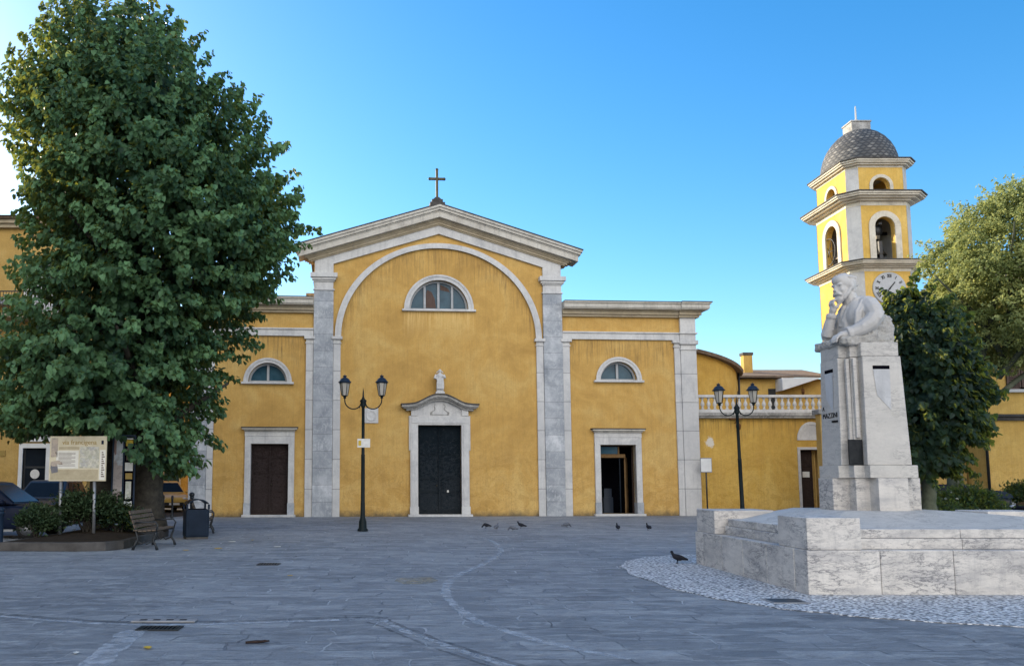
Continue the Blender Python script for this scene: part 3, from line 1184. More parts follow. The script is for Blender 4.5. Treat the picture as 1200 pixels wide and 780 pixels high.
w0 = lunette(0, 9.25, 1.55, 1.34, 3, 'w')
cu = MB()
cu.prism_xz([(-.58, 9.36), (-.1, 9.36), (-.16, 9.8), (-.3, 10.1), (-.5, 10.2), (-.6, 9.9)], .252, .258)
cu.prism_xz([(.1, 10.2), (.55, 10.1), (.45, 10.28), (.1, 10.45)], .252, .258)
cu.build('torn_curtain', 'shutter_wood', w0)
lunette(8.2, 6.1, 1.03, .85, 1, 'w')
lunette(-7.62, 5.9, 1.03, .85, 1, 'w')
for q in ((-2, 2, .9, 1.0, 8.6, 11.2), (6.9, 9.6, .8, .9, 5.5, 7.3), (-9, -6.3, .8, .9, 5.4, 7.2)):  # near-black sheets painting the unlit interior behind the windows
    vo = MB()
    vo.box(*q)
    vo.build('interior_shade_sheet', 'void_dark', CH)

# main portal
po = MB()
for s in (-1, 1):
    a, b = sorted((s * .97, s * 1.31))
    po.box(a, b, -.14, .3, .1, 4.02)
    a, b = sorted((s * 1.06, s * 1.24))
    po.box(a, b, -.17, -.141, .45, 4.02)
    a, b = sorted((s * .95, s * 1.34))
    po.box(a, b, -.19, -.142, .1, .44)
    a, b = sorted((s * 1.31, s * 1.37))
    po.box(a, b, -.1, -.002, 2.9, 4.43)
po.box(-1.33, 1.33, -.14, .3, 4.022, 4.42)
po.box(-1.25, 1.25, -.17, -.141, 4.1, 4.36)
zt = lambda u: 4.98 + .2 * (math.cos(PI * min(1, abs(u) / 1.25)) + 1) + .04 * math.sin(min(1, abs(u) / 1.7) * PI * 1.5)
us = [i / 24 * 1.72 for i in range(-24, 25)]
inner = [u for u in us if abs(u) <= 1.27]
po.prism_xz([(-1.27, 4.422)] + [(1.27, 4.422)] + [(u, zt(u) - .27) for u in reversed(inner)], -.1, -.002)
for s in (-1, 1):
    a, b = sorted((s * .98, s * 1.28))
    po.box(a, b, -.17, -.101, 4.43, 4.72)
pr = po.build('portal_surround', 'white_stone', CH, .008)
pd = MB()
for d0, d1, p, w in ((.04, .14, .42, 1.7), (.14, .2, .34, 1.62), (.2, .3, .24, 1.5)):
    ux = [u for u in [i / 40 * w for i in range(-40, 41)]]
    pd.prism_xz([(u, zt(u) - d1) for u in ux] + [(u, zt(u) - d0) for u in reversed(ux)], -p, -.002)
pd.build('curved_pediment', 'weathered_stone', pr)
pd = MB()
ux = [i / 40 * 1.74 for i in range(-40, 41)]
pd.prism_xz([(u, zt(u) - .04) for u in ux] + [(u, zt(u) + .015) for u in reversed(ux)], -.46, -.002)
pd.build('pediment_cap', 'dark_cap', pr)
sc_ = MB()
for s in (-1, 1):
    pts = []
    for i in range(25):
        q = i / 24
        pts.append((s * (.17 + .16 * q + .05 * math.sin(q * 9)), -.115, 4.95 - .42 * q))
    for i in range(14):
        a = -PI / 2 + i / 13 * 4.2
        rr = .075 * (1 - i / 18)
        pts.append((s * (.36 + rr * math.cos(a)), -.115, 4.56 + rr * math.sin(a)))
    sc_.tube(pts, .014, 6)
sc_.tube([(-.42, -.115, 4.485), (.42, -.115, 4.485)], .012, 6)
sc_.build('scroll_relief', 'weathered_stone', pr)
st_ = MB()
st_.box(-1.42, 1.42, -.34, .3, 0, .098)
st_.build('threshold', 'white_stone', pr, .01)
dr = MB()
for s in (-1, 1):
    a, b = sorted((s * .008, s * .968))
    dr.box(a, b, .2, .26, .102, 4.015)
    for z0, z1 in ((.22, .95), (1.05, 1.55), (1.65, 2.6), (2.7, 3.2), (3.3, 3.92)):
        a, b = sorted((s * .1, s * .88))
        dr.box(a, b, .178, .199, z0, z1)
        a, b = sorted((s * .16, s * .82))
        dr.box(a, b, .165, .177, z0 + .06, z1 - .06)
dd = dr.build('door', 'blue_door_wood', CH, .008)
m = MB()
m.box(-.03, .03, .15, .198, .12, 4.0)
m.build('door_bead', 'blue_door_wood', dd)
m = MB()
m.box(.34, .42, .15, .164, 1.05, 1.15)
m.build('notice', 'paper', dd)
m = MB()
m.ell((-.12, .13, 1.35), (.035, .035, .035))
m.build('handle', 'old_bronze', dd)


def side_portal(c, flip, name):
    a, b = c - .815, c + .815
    p = MB()
    for x0, x1 in ((a - .26, a), (b, b + .26)):
        p.box(x0, x1, -.1, .28, .6, 3.17)
        pb_k = MB()
        pb_k.box(x0 - .02, x1 + (.02 if x1 > c else 0), -.13, .28, .1, .598)
        pb_k.build('plinth_block', 'grey_stone_blocks', CH, .008)
    p.box(a - .26, b + .26, -.1, .28, 3.172, 3.72)
    p.box(a - .27, b + .27, -.12, -.101, 3.5, 3.7)
    r_ = p.build('portal_surround', 'white_stone', CH, .008)
    p = MB()
    p.box(a - .3, b + .3, -.18, -.002, 3.722, 3.79).box(a - .38, b + .38, -.28, -.002, 3.79, 3.86)
    p.build('lintel_cornice', 'cornice_stone', r_, .008)
    p = MB()
    p.box(a - .42, b + .42, -.31, -.002, 3.862, 3.905)
    p.build('lintel_cap', 'dark_cap', r_)
    p = MB()
    p.box(a - .34, b + .34, -.24, .28, 0, .098)
    p.build('threshold', 'white_stone', r_, .008)
    return a, b


a, b = side_portal(-7.485, False, 'l')
dr = MB()
for x0, x1 in ((a + .004, -7.49), (-7.48, b - .004)):
    dr.box(x0, x1, .17, .22, .102, 3.165)
    for z0, z1 in ((.2, 1.0), (1.1, 1.7), (1.85, 2.45), (2.55, 3.05)):
        dr.box(x0 + .09, x1 - .09, .15, .169, z0, z1)
        dr.box(x0 + .15, x1 - .15, .14, .149, z0 + .06, z1 - .06)
dd = dr.build('door', 'brown_door_wood', CH, .006)
m = MB()
m.box(-7.515, -7.455, .13, .168, .11, 3.15)
m.build('door_bead', 'brown_door_wood', dd)
m = MB()
m.ell((-7.4, .115, 1.4), (.03, .03, .03))
m.build('handle', 'old_bronze', dd)

a, b = side_portal(8.075, True, 'r')
fr = MB()
fr.box(a + .004, a + .07, .3, .4, .102, 3.165).box(b - .07, b - .004, .3, .4, .102, 3.165)
fr.box(a + .07, b - .07, .3, .4, 3.1, 3.165)
fr.build('inner_door_frame', 'dark_wood', CH, .004)
p = MB()
p.box(a + .071, 8.5, .24, .4, 2.6, 2.76)
p.box(8.18, 8.24, .27, .35, 2.762, 3.1)
tr_ = p.build('door', 'varnished_wood', CH, .006)
p = MB()
p.box(a + .08, 8.17, .31, .33, 2.77, 3.09)
p.build('transom_pane', 'window_glass', tr_)
p = MB()
p.M = Matrix.Translation((8.52, .42, 0)) @ Matrix.Rotation(R(62), 4, 'Z')
p.box(0, .62, -.025, .025, .105, 2.6).box(.07, .55, -.04, -.026, .3, 1.2).box(.07, .55, -.04, -.026, 1.4, 2.4)
p.box(0, .62, -.04, .025, 2.6, 2.62)
lf = p.build('open_leaf', 'varnished_wood', tr_, .004)
p = MB()
p.M = Matrix.Translation((8.3, .44, 0)) @ Matrix.Rotation(R(80), 4, 'Z')
p.box(0, .55, -.02, .02, .105, 2.58)
p.build('glazed_leaf', 'dark_glass', tr_)
p = MB()
p.box(7.75, 8.2, 1.2, 1.5, .02, .8).box(7.8, 8.15, 1.25, 1.45, .8, 1.2)
p.build('interior_cabinet', 'car_grey', CH)
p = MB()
p.box(6.2, 11, 1.8, 1.9, .01, 4.0)  # near-black sheet painting the unlit interior behind the open door
p.build('interior_shade_sheet', 'void_dark', CH)

m = MB()
m.box(-3.36, -2.73, -.05, -.002, 4.1, 4.76)
pq = m.build('wall_plaque', 'white_stone', CH, .008)
m = MB()
m.M = Matrix.Translation((-3.045, -.052, 4.43)) @ Matrix.Rotation(PI / 2, 4, 'X')
m.lathe([(.24, 0), (.24, .012), (.21, .025), (.2, .015), (.1, .02), (.0, .035)], n=28, cap=False)
m.build('roundel', 'white_stone', pq)

cr = thing('roof_cross', 'dark metal cross on a stepped stone base at the gable peak', 'cross', CH.matrix_basis @ Vector((-.08, -.2, 13.99)), R(4))
m = MB()
m.box(-.34, .34, -.24, .24, -.1, .12).box(-.25, .25, -.18, .18, .12, .27).frustum((0, 0, .27), .4, .3, (0, 0, .4), .16, .14)
m.build('base', 'dark_cap', cr, .012)
m = MB()
m.box(-.055, .055, -.045, .045, .4, 1.68).box(-.31, -.056, -.044, .044, 1.21, 1.32).box(.056, .31, -.044, .044, 1.21, 1.32)
for xx, zz in ((0, 1.7), (-.33, 1.265), (.33, 1.265)):
    m.ell((xx, 0, zz), (.075, .05, .075), 10, 6)
m.build('crucifix', 'old_bronze', cr, .008)

# small figure standing over the portal
SF = tag(MB().build('statue', 'white_stone'), 'small white robed stone saint standing on the main portal', 'statue')
b_ = MB()
b_.box(-.2, .2, -.13, .13, 0, .1).box(-.15, .15, -.1, .1, .1, .2)
b_.lathe([(.17, .2), (.16, .4), (.15, .6), (.17, .72), (.18, .82), (.12, .9), (.06, .93), (.05, .97)], n=14)
b_.ell((0, -.01, 1.02), (.07, .08, .095), 12, 8)
b_.tube([(-.17, 0, .86), (-.24, -.06, .7), (-.14, -.16, .66)], [.06, .055, .045], 8)
b_.tube([(.17, 0, .86), (.22, -.05, .72), (.08, -.17, .78)], [.06, .055, .045], 8)
for k in range(5):
    b_.tube([(-.12 + k * .06, -.12, .75), (-.14 + k * .07, -.16, .45), (-.14 + k * .07, -.15, .2)], [.02, .03, .03], 6)
b_.tube([(-.16, .02, .95), (0, .05, 1.08), (.16, .02, .95)], [.02, .05, .02], 8)
me = bpy.data.meshes.new('statue')
me.from_pydata(b_.v, [], b_.f)
me.materials.append(MATS['white_stone'])
SF.data = me
SF.location = CH.matrix_basis @ Vector((0, -.26, 5.39))
SF.rotation_euler = (0, 0, R(4))
sculpt(SF, .016, 2)
# ------------------------------------------------------------------ bell tower
TX, TY = 29.35, 52.45
BT = thing('bell_tower', 'yellow bell tower with grey scaled dome and clock behind the monument', 'bell tower', (TX, TY, 0))


def octo(hx, hy, c):
    return [(-hx + c, -hy), (hx - c, -hy), (hx, -hy + c), (hx, hy - c), (hx - c, hy), (-hx + c, hy), (-hx, hy - c), (-hx, -hy + c)]


def storey(hx, hy, c, z0, z1, ops, ops_side, wall='tower_plaster', corner='grey_panel'):
    """four faces (with openings) and four chamfer panels"""
    wl_ = MB()
    for k in range(4):
        half, dep = ((hx - c, hy), (hy - c, hx))[k % 2]
        op = (ops, ops_side)[k % 2] if k in (0, 3) else []
        wl_.M = Matrix.Rotation(k * PI / 2, 4, 'Z') @ Matrix.Translation((0, -dep, 0))
        wl_.prism_xz(rect(-half, half, z0, z1), 0, .35, holes=op)
    wl_.M = None
    wl_.build('wall', wall, BT)
    for sx, sy in ((1, -1), (-1, -1), (-1, 1), (1, 1)):
        a = (sx * (hx - c), sy * hy)
        b = (sx * hx, sy * (hy - c))
        ai = (sx * (hx - c), sy * (hy - .3))
        bi = (sx * (hx - .3), sy * (hy - c))
        e = .02
        pts = [(a[0] + sx * 0, a[1] + sy * e), (b[0] + sx * e, b[1]), bi, ai]
        cn = MB()
        cn.prism_xy(pts, z0, z1)
        cn.build('corner_panel', corner, BT)


def band(name, hx, hy, c, layers, mat, cap='dark_cap'):
    b_ = MB()
    for z0, z1, p in layers:
        b_.prism_xy(octo(hx + p, hy + p, c + p * .42), z0, z1)
    b_.build(name, mat, BT, .015)
    z1, p = layers[-1][1], layers[-1][2]
    b_ = MB()
    b_.prism_xy(octo(hx + p + .05, hy + p + .05, c + p * .42), z1 + .002, z1 + .07)
    b_.build('cornice_cap', cap, BT)


def archo(w, z0, zs):
    return [(-w, z0), (w, z0)] + arc(0, zs, w, 0, PI, 18)


HX, HY, CC = 1.95, 2.4, .57
storey(HX, HY, CC, 0, 14.0, [], [])
storey(HX, HY, CC, 14.62, 18.05, [archo(.58, 14.7, 16.75)], [archo(.7, 14.7, 16.75)])
storey(HX - .1, HY - .1, .5, 18.82, 20.45, [archo(.5, 18.9, 19.3)], [archo(.55, 18.9, 19.3)])
band('cornice', HX, HY, CC, [(14.0, 14.2, .02), (14.2, 14.28, .2), (14.28, 14.36, .4), (14.36, 14.46, .62), (14.46, 14.54, .7)], 'cream_stone')
band('cornice', HX, HY, CC, [(18.05, 18.3, .02), (18.3, 18.4, .25), (18.4, 18.5, .5), (18.5, 18.6, .7), (18.6, 18.7, .78)], 'cream_stone')
band('cornice', HX - .1, HY - .1, .5, [(20.45, 20.58, .02), (20.58, 20.68, .2), (20.68, 20.78, .34), (20.78, 20.88, .42)], 'cream_stone')
for k in range(4):
    dep, w1, w2 = ((HY, .58, .5), (HX, .7, .55))[k % 2]
    s_ = MB()
    s_.M = Matrix.Rotation(k * PI / 2, 4, 'Z') @ Matrix.Translation((0, -dep, 0))
    s_.ring(0, 16.75, w1 + .38, w1 + .02, -.08, -.002, n=24)
    s_.box(-w1 - .38, -w1 - .02, -.08, -.002, 14.625, 16.748).box(w1 + .02, w1 + .38, -.08, -.002, 14.625, 16.748)
    s_.build('arch_surround', 'cream_stone', BT, .01)
    s_ = MB()
    s_.M = Matrix.Rotation(k * PI / 2, 4, 'Z') @ Matrix.Translation((0, -dep + .1, 0))
    s_.ring(0, 19.3, w2 + .22, w2 + .02, -.06, -.002, n=24)
    s_.box(-w2 - .22, -w2 - .02, -.06, -.002, 18.83, 19.298).box(w2 + .02, w2 + .22, -.06, -.002, 18.83, 19.298)
    s_.build('arch_surround', 'cream_stone', BT, .01)
# inside: a floor and a middle pier so the openings read deep and dark
m = MB()
m.box(-1.55, 1.55, -2, 2, 14.56, 14.6).box(-1.5, 1.5, -2, 2, 18.73, 18.78)
m.build('belfry_floor', 'grey_panel', BT)
m = MB()
m.box(-1.3, 1.3, 1.9, 1.96, 14.61, 18.0).box(1.5, 1.56, -1.7, 1.7, 14.61, 18.0)
m.build('belfry_lining', 'grey_panel', BT)
m = MB()
m.box(-.1, .1, -1.9, -1.75, 14.6, 16.0)
m.box(-1.5, 1.5, -.1, .1, 16.9, 17.1)
m.box(-.1, .1, -2.0, 2.0, 17.0, 17.15)
m.build('bell_beam', 'dark_iron', BT)


def bell(x, y, z, s, wheel_axis):
    b_ = MB()
    b_.lathe([(.5 * s, 0), (.48 * s, .05 * s), (.38 * s, .2 * s), (.3 * s, .45 * s), (.26 * s, .7 * s), (.2 * s, .8 * s), (.05 * s, .86 * s)], (x, y, z), 18)
    b_.box(x - .09 * s, x + .09 * s, y - .28 * s, y + .28 * s, z + .86 * s, z + 1.25 * s)
    b_.ell((x, y, z - .03 * s), (.09 * s, .09 * s, .12 * s), 8, 6)
    o_ = b_.build('bell', 'bell_bronze', BT)
    return o_


bl = bell(0, -1.35, 15.2, 1.15, 'x')
m = MB()
m.ell((.02, -1.5, 16.75), (.34, .3, .42), 12, 8)
m.box(-.35, .3, -1.7, -1.1, 14.8, 15.15)
m.build('yoke', 'dark_iron', bl)
bl = bell(-1.35, -.25, 15.3, 1.1, 'y')
m = MB()
pts = [(-1.9, .55 + .78 * math.cos(i / 28 * 2 * PI), 15.95 + .85 * math.sin(i / 28 * 2 * PI)) for i in range(29)]
m.tube(pts, .03, 6)
for i in range(3):
    a_ = i * PI / 3
    m.tube([(-1.9, .55 + .76 * math.cos(a_), 15.95 + .83 * math.sin(a_)), (-1.9, .55 - .76 * math.cos(a_), 15.95 - .83 * math.sin(a_))], .02, 5)
m.build('bell_wheel', 'dark_iron', bl)
# clock
ck = MB()
ck.M = Matrix.Translation((.05, -HY - .003, 12.95)) @ Matrix.Rotation(PI / 2, 4, 'X')
ck.lathe([(1.0, 0), (1.0, .05), (.93, .07)], n=48)
c0 = ck.build('clock', 'clock_dial', BT)
nm = MB()
hd = MB()
MM = Matrix.Translation((.05, -HY - .08, 12.95)) @ Matrix.Rotation(PI / 2, 4, 'X')
NUM = ['XII', 'I', 'II', 'III', 'IIII', 'V', 'VI', 'VII', 'VIII', 'IX', 'X', 'XI']


def strokes(s_):
    out, xx = [], 0
    for c_ in s_:
        if c_ == 'I':
            out.append((xx + .03, 0, xx + .03, .2)); xx += .065
        elif c_ == 'V':
            out += [(xx, .2, xx + .05, 0), (xx + .05, 0, xx + .1, .2)]; xx += .125
        else:
            out += [(xx, 0, xx + .1, .2), (xx, .2, xx + .1, 0)]; xx += .125
    return out, xx


for i, s_ in enumerate(NUM):
    st, wd = strokes(s_)
    ang = -i * PI / 6
    nm.M = MM @ Matrix.Rotation(ang, 4, 'Z') @ Matrix.Translation((-wd / 2 + .02, .66, 0))
    for x0, y0, x1, y1 in st:
        d = Vector((x1 - x0, y1 - y0, 0))
        n_ = Vector((-d.y, d.x, 0)).normalized() * .018
        nm.add([(x0 - n_.x, y0 - n_.y, 0), (x1 - n_.x, y1 - n_.y, 0), (x1 + n_.x, y1 + n_.y, 0), (x0 + n_.x, y0 + n_.y, 0),
                (x0 - n_.x, y0 - n_.y, .01), (x1 - n_.x, y1 - n_.y, .01), (x1 + n_.x, y1 + n_.y, .01), (x0 + n_.x, y0 + n_.y, .01)],
               [(0, 1, 2, 3), (4, 5, 6, 7), (0, 1, 5, 4), (1, 2, 6, 5), (2, 3, 7, 6), (3, 0, 4, 7)])
nm.build('numerals', 'lettering_black', c0)
for ang, ln, w in ((R(-40), .5, .035), (R(-215), .72, .025)):
    hd.M = MM @ Matrix.Rotation(ang, 4, 'Z') @ Matrix.Translation((0, 0, .015))
    hd.box(-w, w, -.1, ln, 0, .01)
hd.build('hands', 'dark_iron', c0)
# dome, lantern and spike
dm = MB()
dome = [(1.0, 0.0), (.995, .25), (.97, .65), (.92, 1.05), (.83, 1.5), (.71, 1.9), (.56, 2.25), (.4, 2.5), (.22, 2.66), (.05, 2.72)]
dm.lathe(dome, (0, 0, 0), 48)
do = dm.build('dome', 'slate_scales', BT, loc=(0, 0, 20.96))
do.scale = (2.15, 2.5, 1)
m = MB()
m.box(-.6, .6, -.55, .55, 23.3, 24.1).box(-.65, .65, -.6, .6, 24.1, 24.2)
m.build('lantern_block', 'weathered_stone', BT, .02)
m = MB()
m.lathe([(.4, 24.2), (.3, 24.3), (.12, 24.42), (.055, 24.5), (.04, 25.3), (.01, 25.4)], n=12)
m.build('finial', 'grey_panel', BT)

# ------------------------------------------------------------------ annex with terrace balustrade
AX = thing('annex', 'low yellow terrace building with white balustrade right of the church', 'building', (13.6, 39.35, 0))
ow = 8.2
m = MB()
m.prism_xz(rect(.0, ow, 0, 4.42), 0, .4, holes=[rect(4.95, 6.15, .05, 2.98)])
m.box(ow - .4, ow, .4, 7, 0, 4.42)
m.box(0, .35, .4, 7, 0, 4.42)
m.build('wall', 'annex_plaster', AX)
m = MB()
m.box(-.0, ow + .1, -.22, 7, 4.425, 4.52).box(0, ow + .16, -.28, 7, 4.52, 4.68)
m.build('terrace_slab', 'weathered_stone', AX, .015)
bal = MB()
bal.box(.0, ow + .1, -.2, .06, 4.682, 4.82)
bal.box(.0, ow + .1, -.22, .08, 5.38, 5.5)
for xx in (.0, 7.9):
    bal.box(xx, xx + .32, -.2, .06, 4.822, 5.378)
br = bal.build('balustrade', 'white_stone', AX, .012)
prof = [(.075, 0), (.075, .05), (.045, .08), (.05, .14), (.095, .22), (.085, .3), (.045, .4), (.04, .46), (.07, .5), (.07, .555)]
bl_ = MB().lathe(prof, n=10).build('baluster', 'white_stone', br, loc=(.52, -.07, 4.823))
for i in range(1, 27):
    c = bl_.copy()
    COL.objects.link(c)
    c.location.x = .52 + i * .284
m = MB()
m.ring(5.5, 3.42, .66, .55, -.06, -.002, n=24, kz=1.28, kzi=1.3)
m.prism_xz(arc(5.5, 3.42, .56, 0, PI, 20, 1.3), -.02, -.001)
m.build('blind_lunette', 'white_stone', AX)
m = MB()
m.box(4.83, 4.95, -.05, .2, 0, 2.98).box(6.15, 6.27, -.05, .2, 0, 2.98).box(4.83, 6.27, -.05, .2, 2.982, 3.1)
ds = m.build('doorway', 'white_stone', AX, .006)
m = MB()
m.box(4.96, 5.58, .2, .25, .06, 2.97)
for z0, z1 in ((.2, .75), (.85, 1.4), (1.55, 2.1), (2.2, 2.85)):
    m.box(5.03, 5.51, .18, .199, z0, z1)
dl = m.build('door', 'dark_wood', ds)
m = MB()
m.box(5.1, 5.42, .165, .178, 1.72, 1.98)
m.build('notice', 'paper', dl)
m = MB()
m.box(5.72, 5.78, .3, .36, .06, 2.97).box(5.58, 5.72, .34, .36, .06, 2.97)
m.box(5.78, 6.14, .6, .62, .06, 2.97)
m.build('inner_door', 'ochre_plaster', ds)
m = MB()
m.box(4.6, 6.5, .9, .95, .0, 3.1)  # near-black sheet painting the dark inside the annex doorway
m.build('interior_shade_sheet', 'void_dark', AX)
m = MB()
m.tube([(2.0, .0, 4.2), (2.0, -.3, 4.28), (2.0, -.42, 4.18)], .02, 6)
m.lathe([(.02, 0), (.1, -.06), (.12, -.12), (.09, -.28), (.03, -.34)], (2.0, -.42, 4.18), 10)
m.box(1.72, 2.28, -.24, -.02, 4.36, 4.42)
m.build('wall_lamp', 'rust', AX)

# round-ended side chapel behind the terrace
SCH = thing('side_chapel', 'round ended yellow chapel with dark curving eave beside the church', 'building', (12.4, 47.3, 0))
m = MB()
n_ = 40
vs, ro_ = [], []
vi = []
for i in range(n_ + 1):
    a = -PI / 2 - .6 + (PI * .5 + .9) * i / n_ + .0
    zt_ = 8.3 - 1.05 * max(-.2, min(1, (a + PI / 2 + .15) / 1.25))
    vs.append((6.1 * math.cos(a), 6.1 * math.sin(a), zt_))
vv = [(x, y, 0) for x, y, z in vs] + list(vs)
m.add(vv, [(i, i + 1, n_ + 1 + i + 1, n_ + 1 + i) for i in range(n_)], smooth=True)
m.build('wall', 'annex_plaster', SCH, fix=False)
e = MB()
vv = []
for (x, y, z) in vs:
    l = math.hypot(x, y)
    ux_, uy_ = x / l, y / l
    for r_, dz in ((6.05, -.02), (6.42, -.06), (6.46, .1), (0.1, 1.5)):
        vv.append((ux_ * r_, uy_ * r_, z + dz if r_ > 1 else 8.6))
fs = []
for i in range(n_):
    for k in range(3):
        fs.append((4 * i + k, 4 * i + k + 1, 4 * i + 5 + k, 4 * i + 4 + k))
e.add(vv, fs)
e.build('roof', 'roof_tiles', SCH, fix=False)
m = MB()
a = .42
m.tube([(6.2 * math.cos(-a), 6.2 * math.sin(-a), 0), (6.2 * math.cos(-a), 6.2 * math.sin(-a), 7.3)], .06, 8)
m.build('downpipe', 'dark_iron', SCH)

HS = thing('terrace_house', 'yellow house with tiled roof and square chimney behind the balustrade', 'house', (21.0, 52, 0))
m = MB()
m.box(-3, 5.4, 0, 7, 0, 7.75)
m.build('wall', 'house_plaster', HS)
m = MB()
m.add([(-3.3, -.5, 7.78), (5.5, -.5, 7.78), (5.5, 3.4, 8.62), (-3.3, 3.4, 8.62), (-3.3, 7.4, 7.78), (5.5, 7.4, 7.78),
       (-3.3, -.5, 7.9), (5.5, -.5, 7.9), (5.5, 3.4, 8.76), (-3.3, 3.4, 8.76), (-3.3, 7.4, 7.9), (5.5, 7.4, 7.9)],
      [(0, 1, 7, 6), (6, 7, 8, 9), (9, 8, 11, 10), (4, 5, 11, 10), (0, 3, 2, 1), (3, 4, 5, 2), (0, 6, 9, 3), (3, 9, 10, 4), (1, 2, 8, 7), (2, 5, 11, 8)])
rf = m.build('roof', 'roof_tiles', HS)
m = MB()
m.box(.95, 1.5, 1.5, 2.0, 8.2, 9.45)
cm = m.build('chimney', 'house_plaster', rf)
m = MB()
m.box(.9, 1.55, 1.45, 2.05, 9.452, 9.62)
m.build('chimney_cap', 'dark_cap', cm)
m = MB()
m.prism_xz([(2.2, 6.95), (2.2, 7.7), (4.6, 7.72)], -1.0, -.02)
m.build('porch_gable', 'white_paint', HS)
m = MB()
m.box(1.75, 2.2, -.03, -.002, 5.6, 7.15).box(-.6, -.1, -.03, -.002, 5.6, 7.0)
m.build('shutter', 'dark_iron', HS)
m = MB()
m.lathe([(.02, 0), (.1, -.05), (.09, -.3), (.03, -.36)], (3.6, -.6, 7.1), 8)
m.tube([(3.6, -.6, 7.1), (3.6, -.6, 7.3)], .015, 5)
m.build('hanging_lantern', 'rust', HS)

# ------------------------------------------------------------------ left street building (with an added unseen wing along the west side)
LB = thing('apartment_house', 'ochre apartment house with balcony behind the parked cars on the left', 'house', (-13.2, 36.5, 0))


def wall_openings(x0, x1, z0, z1, wins):
    return [rect(a, b, c, d) for a, b, c, d in wins]


wins = [(-2.75, -1.75, .05, 2.95), (-6.3, -5.2, .05, 2.9)]
up = []
for fl in (4.9, 8.9):
    for xx in (-2.1, -5.6, -9.2):
        up.append((xx - .55, xx + .55, fl, fl + 2.0))
m = MB()
m.prism_xz(rect(-14, 0, 0, 12.7), 0, .4, holes=[rect(a, b, c, d) for a, b, c, d in wins + up])
m.box(-.4, 0, .4, 11, 0, 12.7)
m.box(-14, -.4, 10.6, 11, 0, 12.7)
m.build('wall', 'ochre_plaster', LB)
m = MB()
m.box(-14.2, -13.8, -45, -.01, 0, 16.5).box(-14.2, -13.8, .0, 11, 0, 16.5)
m.box(-24, -14.2, -45, -44.6, 0, 16.5).box(-24, -23.6, -44.6, 11, 0, 16.5)
m.build('shade_wing', 'ochre_plaster', LB)  # out of view, added and made tall to cast shade on the square
m = MB()
m.box(-14, .3, -.45, 11.3, 12.9, 13.0)
m.frustum((-6.85, 5.4, 13.0), 14.4, 11.9, (-6.85, 5.4, 14.2), 6, 2)
m.box(-24.3, -13.5, -45.3, 11.3, 16.5, 16.7)
m.frustum((-19, -17, 16.7), 10.9, 56.6, (-19, -17, 18.6), 2, 46)
m.build('roof', 'roof_tiles', LB)
m = MB()
m.box(-14, .1, -.2, -.002, 12.55, 12.72).box(-14, .2, -.32, -.002, 12.72, 12.895)
m.build('cornice', 'tan_stone', LB, .01)
m = MB()
m.box(-14, .03, -.1, -.002, 8.0, 8.3).box(-14, .03, -.06, -.002, 4.1, 4.3)
m.build('string_course', 'ochre_plaster', LB, .01)
for (a, b, c, d) in up:
    w_ = MB()
    w_.box(a - .14, a, -.05, .1, c, d).box(b, b + .14, -.05, .1, c, d).box(a - .14, b + .14, -.05, .1, d + .002, d + .16)
    wo_ = w_.build('window', 'white_stone', LB)
    w_ = MB()
    w_.box(a, b, .16, .18, c, d)
    w_.build('pane', 'window_glass', wo_)
    w_ = MB()
    cm_ = (a + b) / 2
    w_.box(a + .002, a + .06, .1, .158, c, d).box(b - .06, b - .002, .1, .158, c, d).box(cm_ - .04, cm_ + .04, .1, .158, c, d)
    w_.build('sash', 'white_paint', wo_)
    w_ = MB()
    w_.box(a - .2, b + .2, -.1, .15, c - .1, c - .002)
    w_.build('sill', 'white_stone', wo_)
bc = MB()
bc.box(-11, -1.0, -1.1, -.002, 8.42, 8.6)
bo = bc.build('balcony', 'tan_stone', LB)
bc = MB()
bc.box(-11, -1.0, -1.08, -1.04, 9.5, 9.55)
for i in range(84):
    xx = -11 + i * .12
    bc.box(xx, xx + .02, -1.07, -1.05, 8.602, 9.498)
bc.build('railing', 'dark_iron', bo)
bc = MB()
bc.box(-2.9, -1.5, -.3, -.01, 8.7, 10.6)
for i in range(9):
    bc.box(-2.85, -1.55, -.33, -.301, 8.8 + i * .2, 8.92 + i * .2)
bc.build('louvre_shutter', 'white_paint', bo)
bc = MB()
bc.box(-4.2, -3.4, -.5, -.1, 9.1, 9.4)
bc.build('air_conditioner', 'grey_frame', bo, .03)
for (a, b, c, d) in wins:
    w_ = MB()
    w_.box(a - .16, a, -.06, .1, 0, d).box(b, b + .16, -.06, .1, 0, d).box(a - .16, b + .16, -.06, .1, d + .002, d + .2)
    wo_ = w_.build('doorway', 'white_paint', LB)
    w_ = MB()
    w_.box(a + .002, b - .002, .14, .16, .05, d - .002)
    w_.build('glass_door', 'dark_glass', wo_)
    w_ = MB()
    w_.box(a + .002, a + .07, .1, .138, .05, d - .002).box(b - .07, b - .002, .1, .138, .05, d - .002).box(a + .07, b - .07, .1, .138, 2.1, 2.18)
    w_.build('door_frame', 'dark_iron', wo_)
w_ = MB()
w_.M = Matrix.Translation((-2.25, .098, 1.85)) @ Matrix.Rotation(PI / 2, 4, 'X')
w_.lathe([(.2, 0), (.2, .012)], n=24)
ds_ = w_.build('door_sticker', 'paper', LB)
w_ = MB()
w_.box(-3.95, -3.5, -.05, -.003, 2.6, 2.85)
w_.build('brass_sign', 'gold_letter', LB)
w_ = MB()
w_.box(-2.95, -1.55, -.14, -.003, 3.22, 3.7)
w_.build('shop_fascia', 'white_paint', LB, .01)

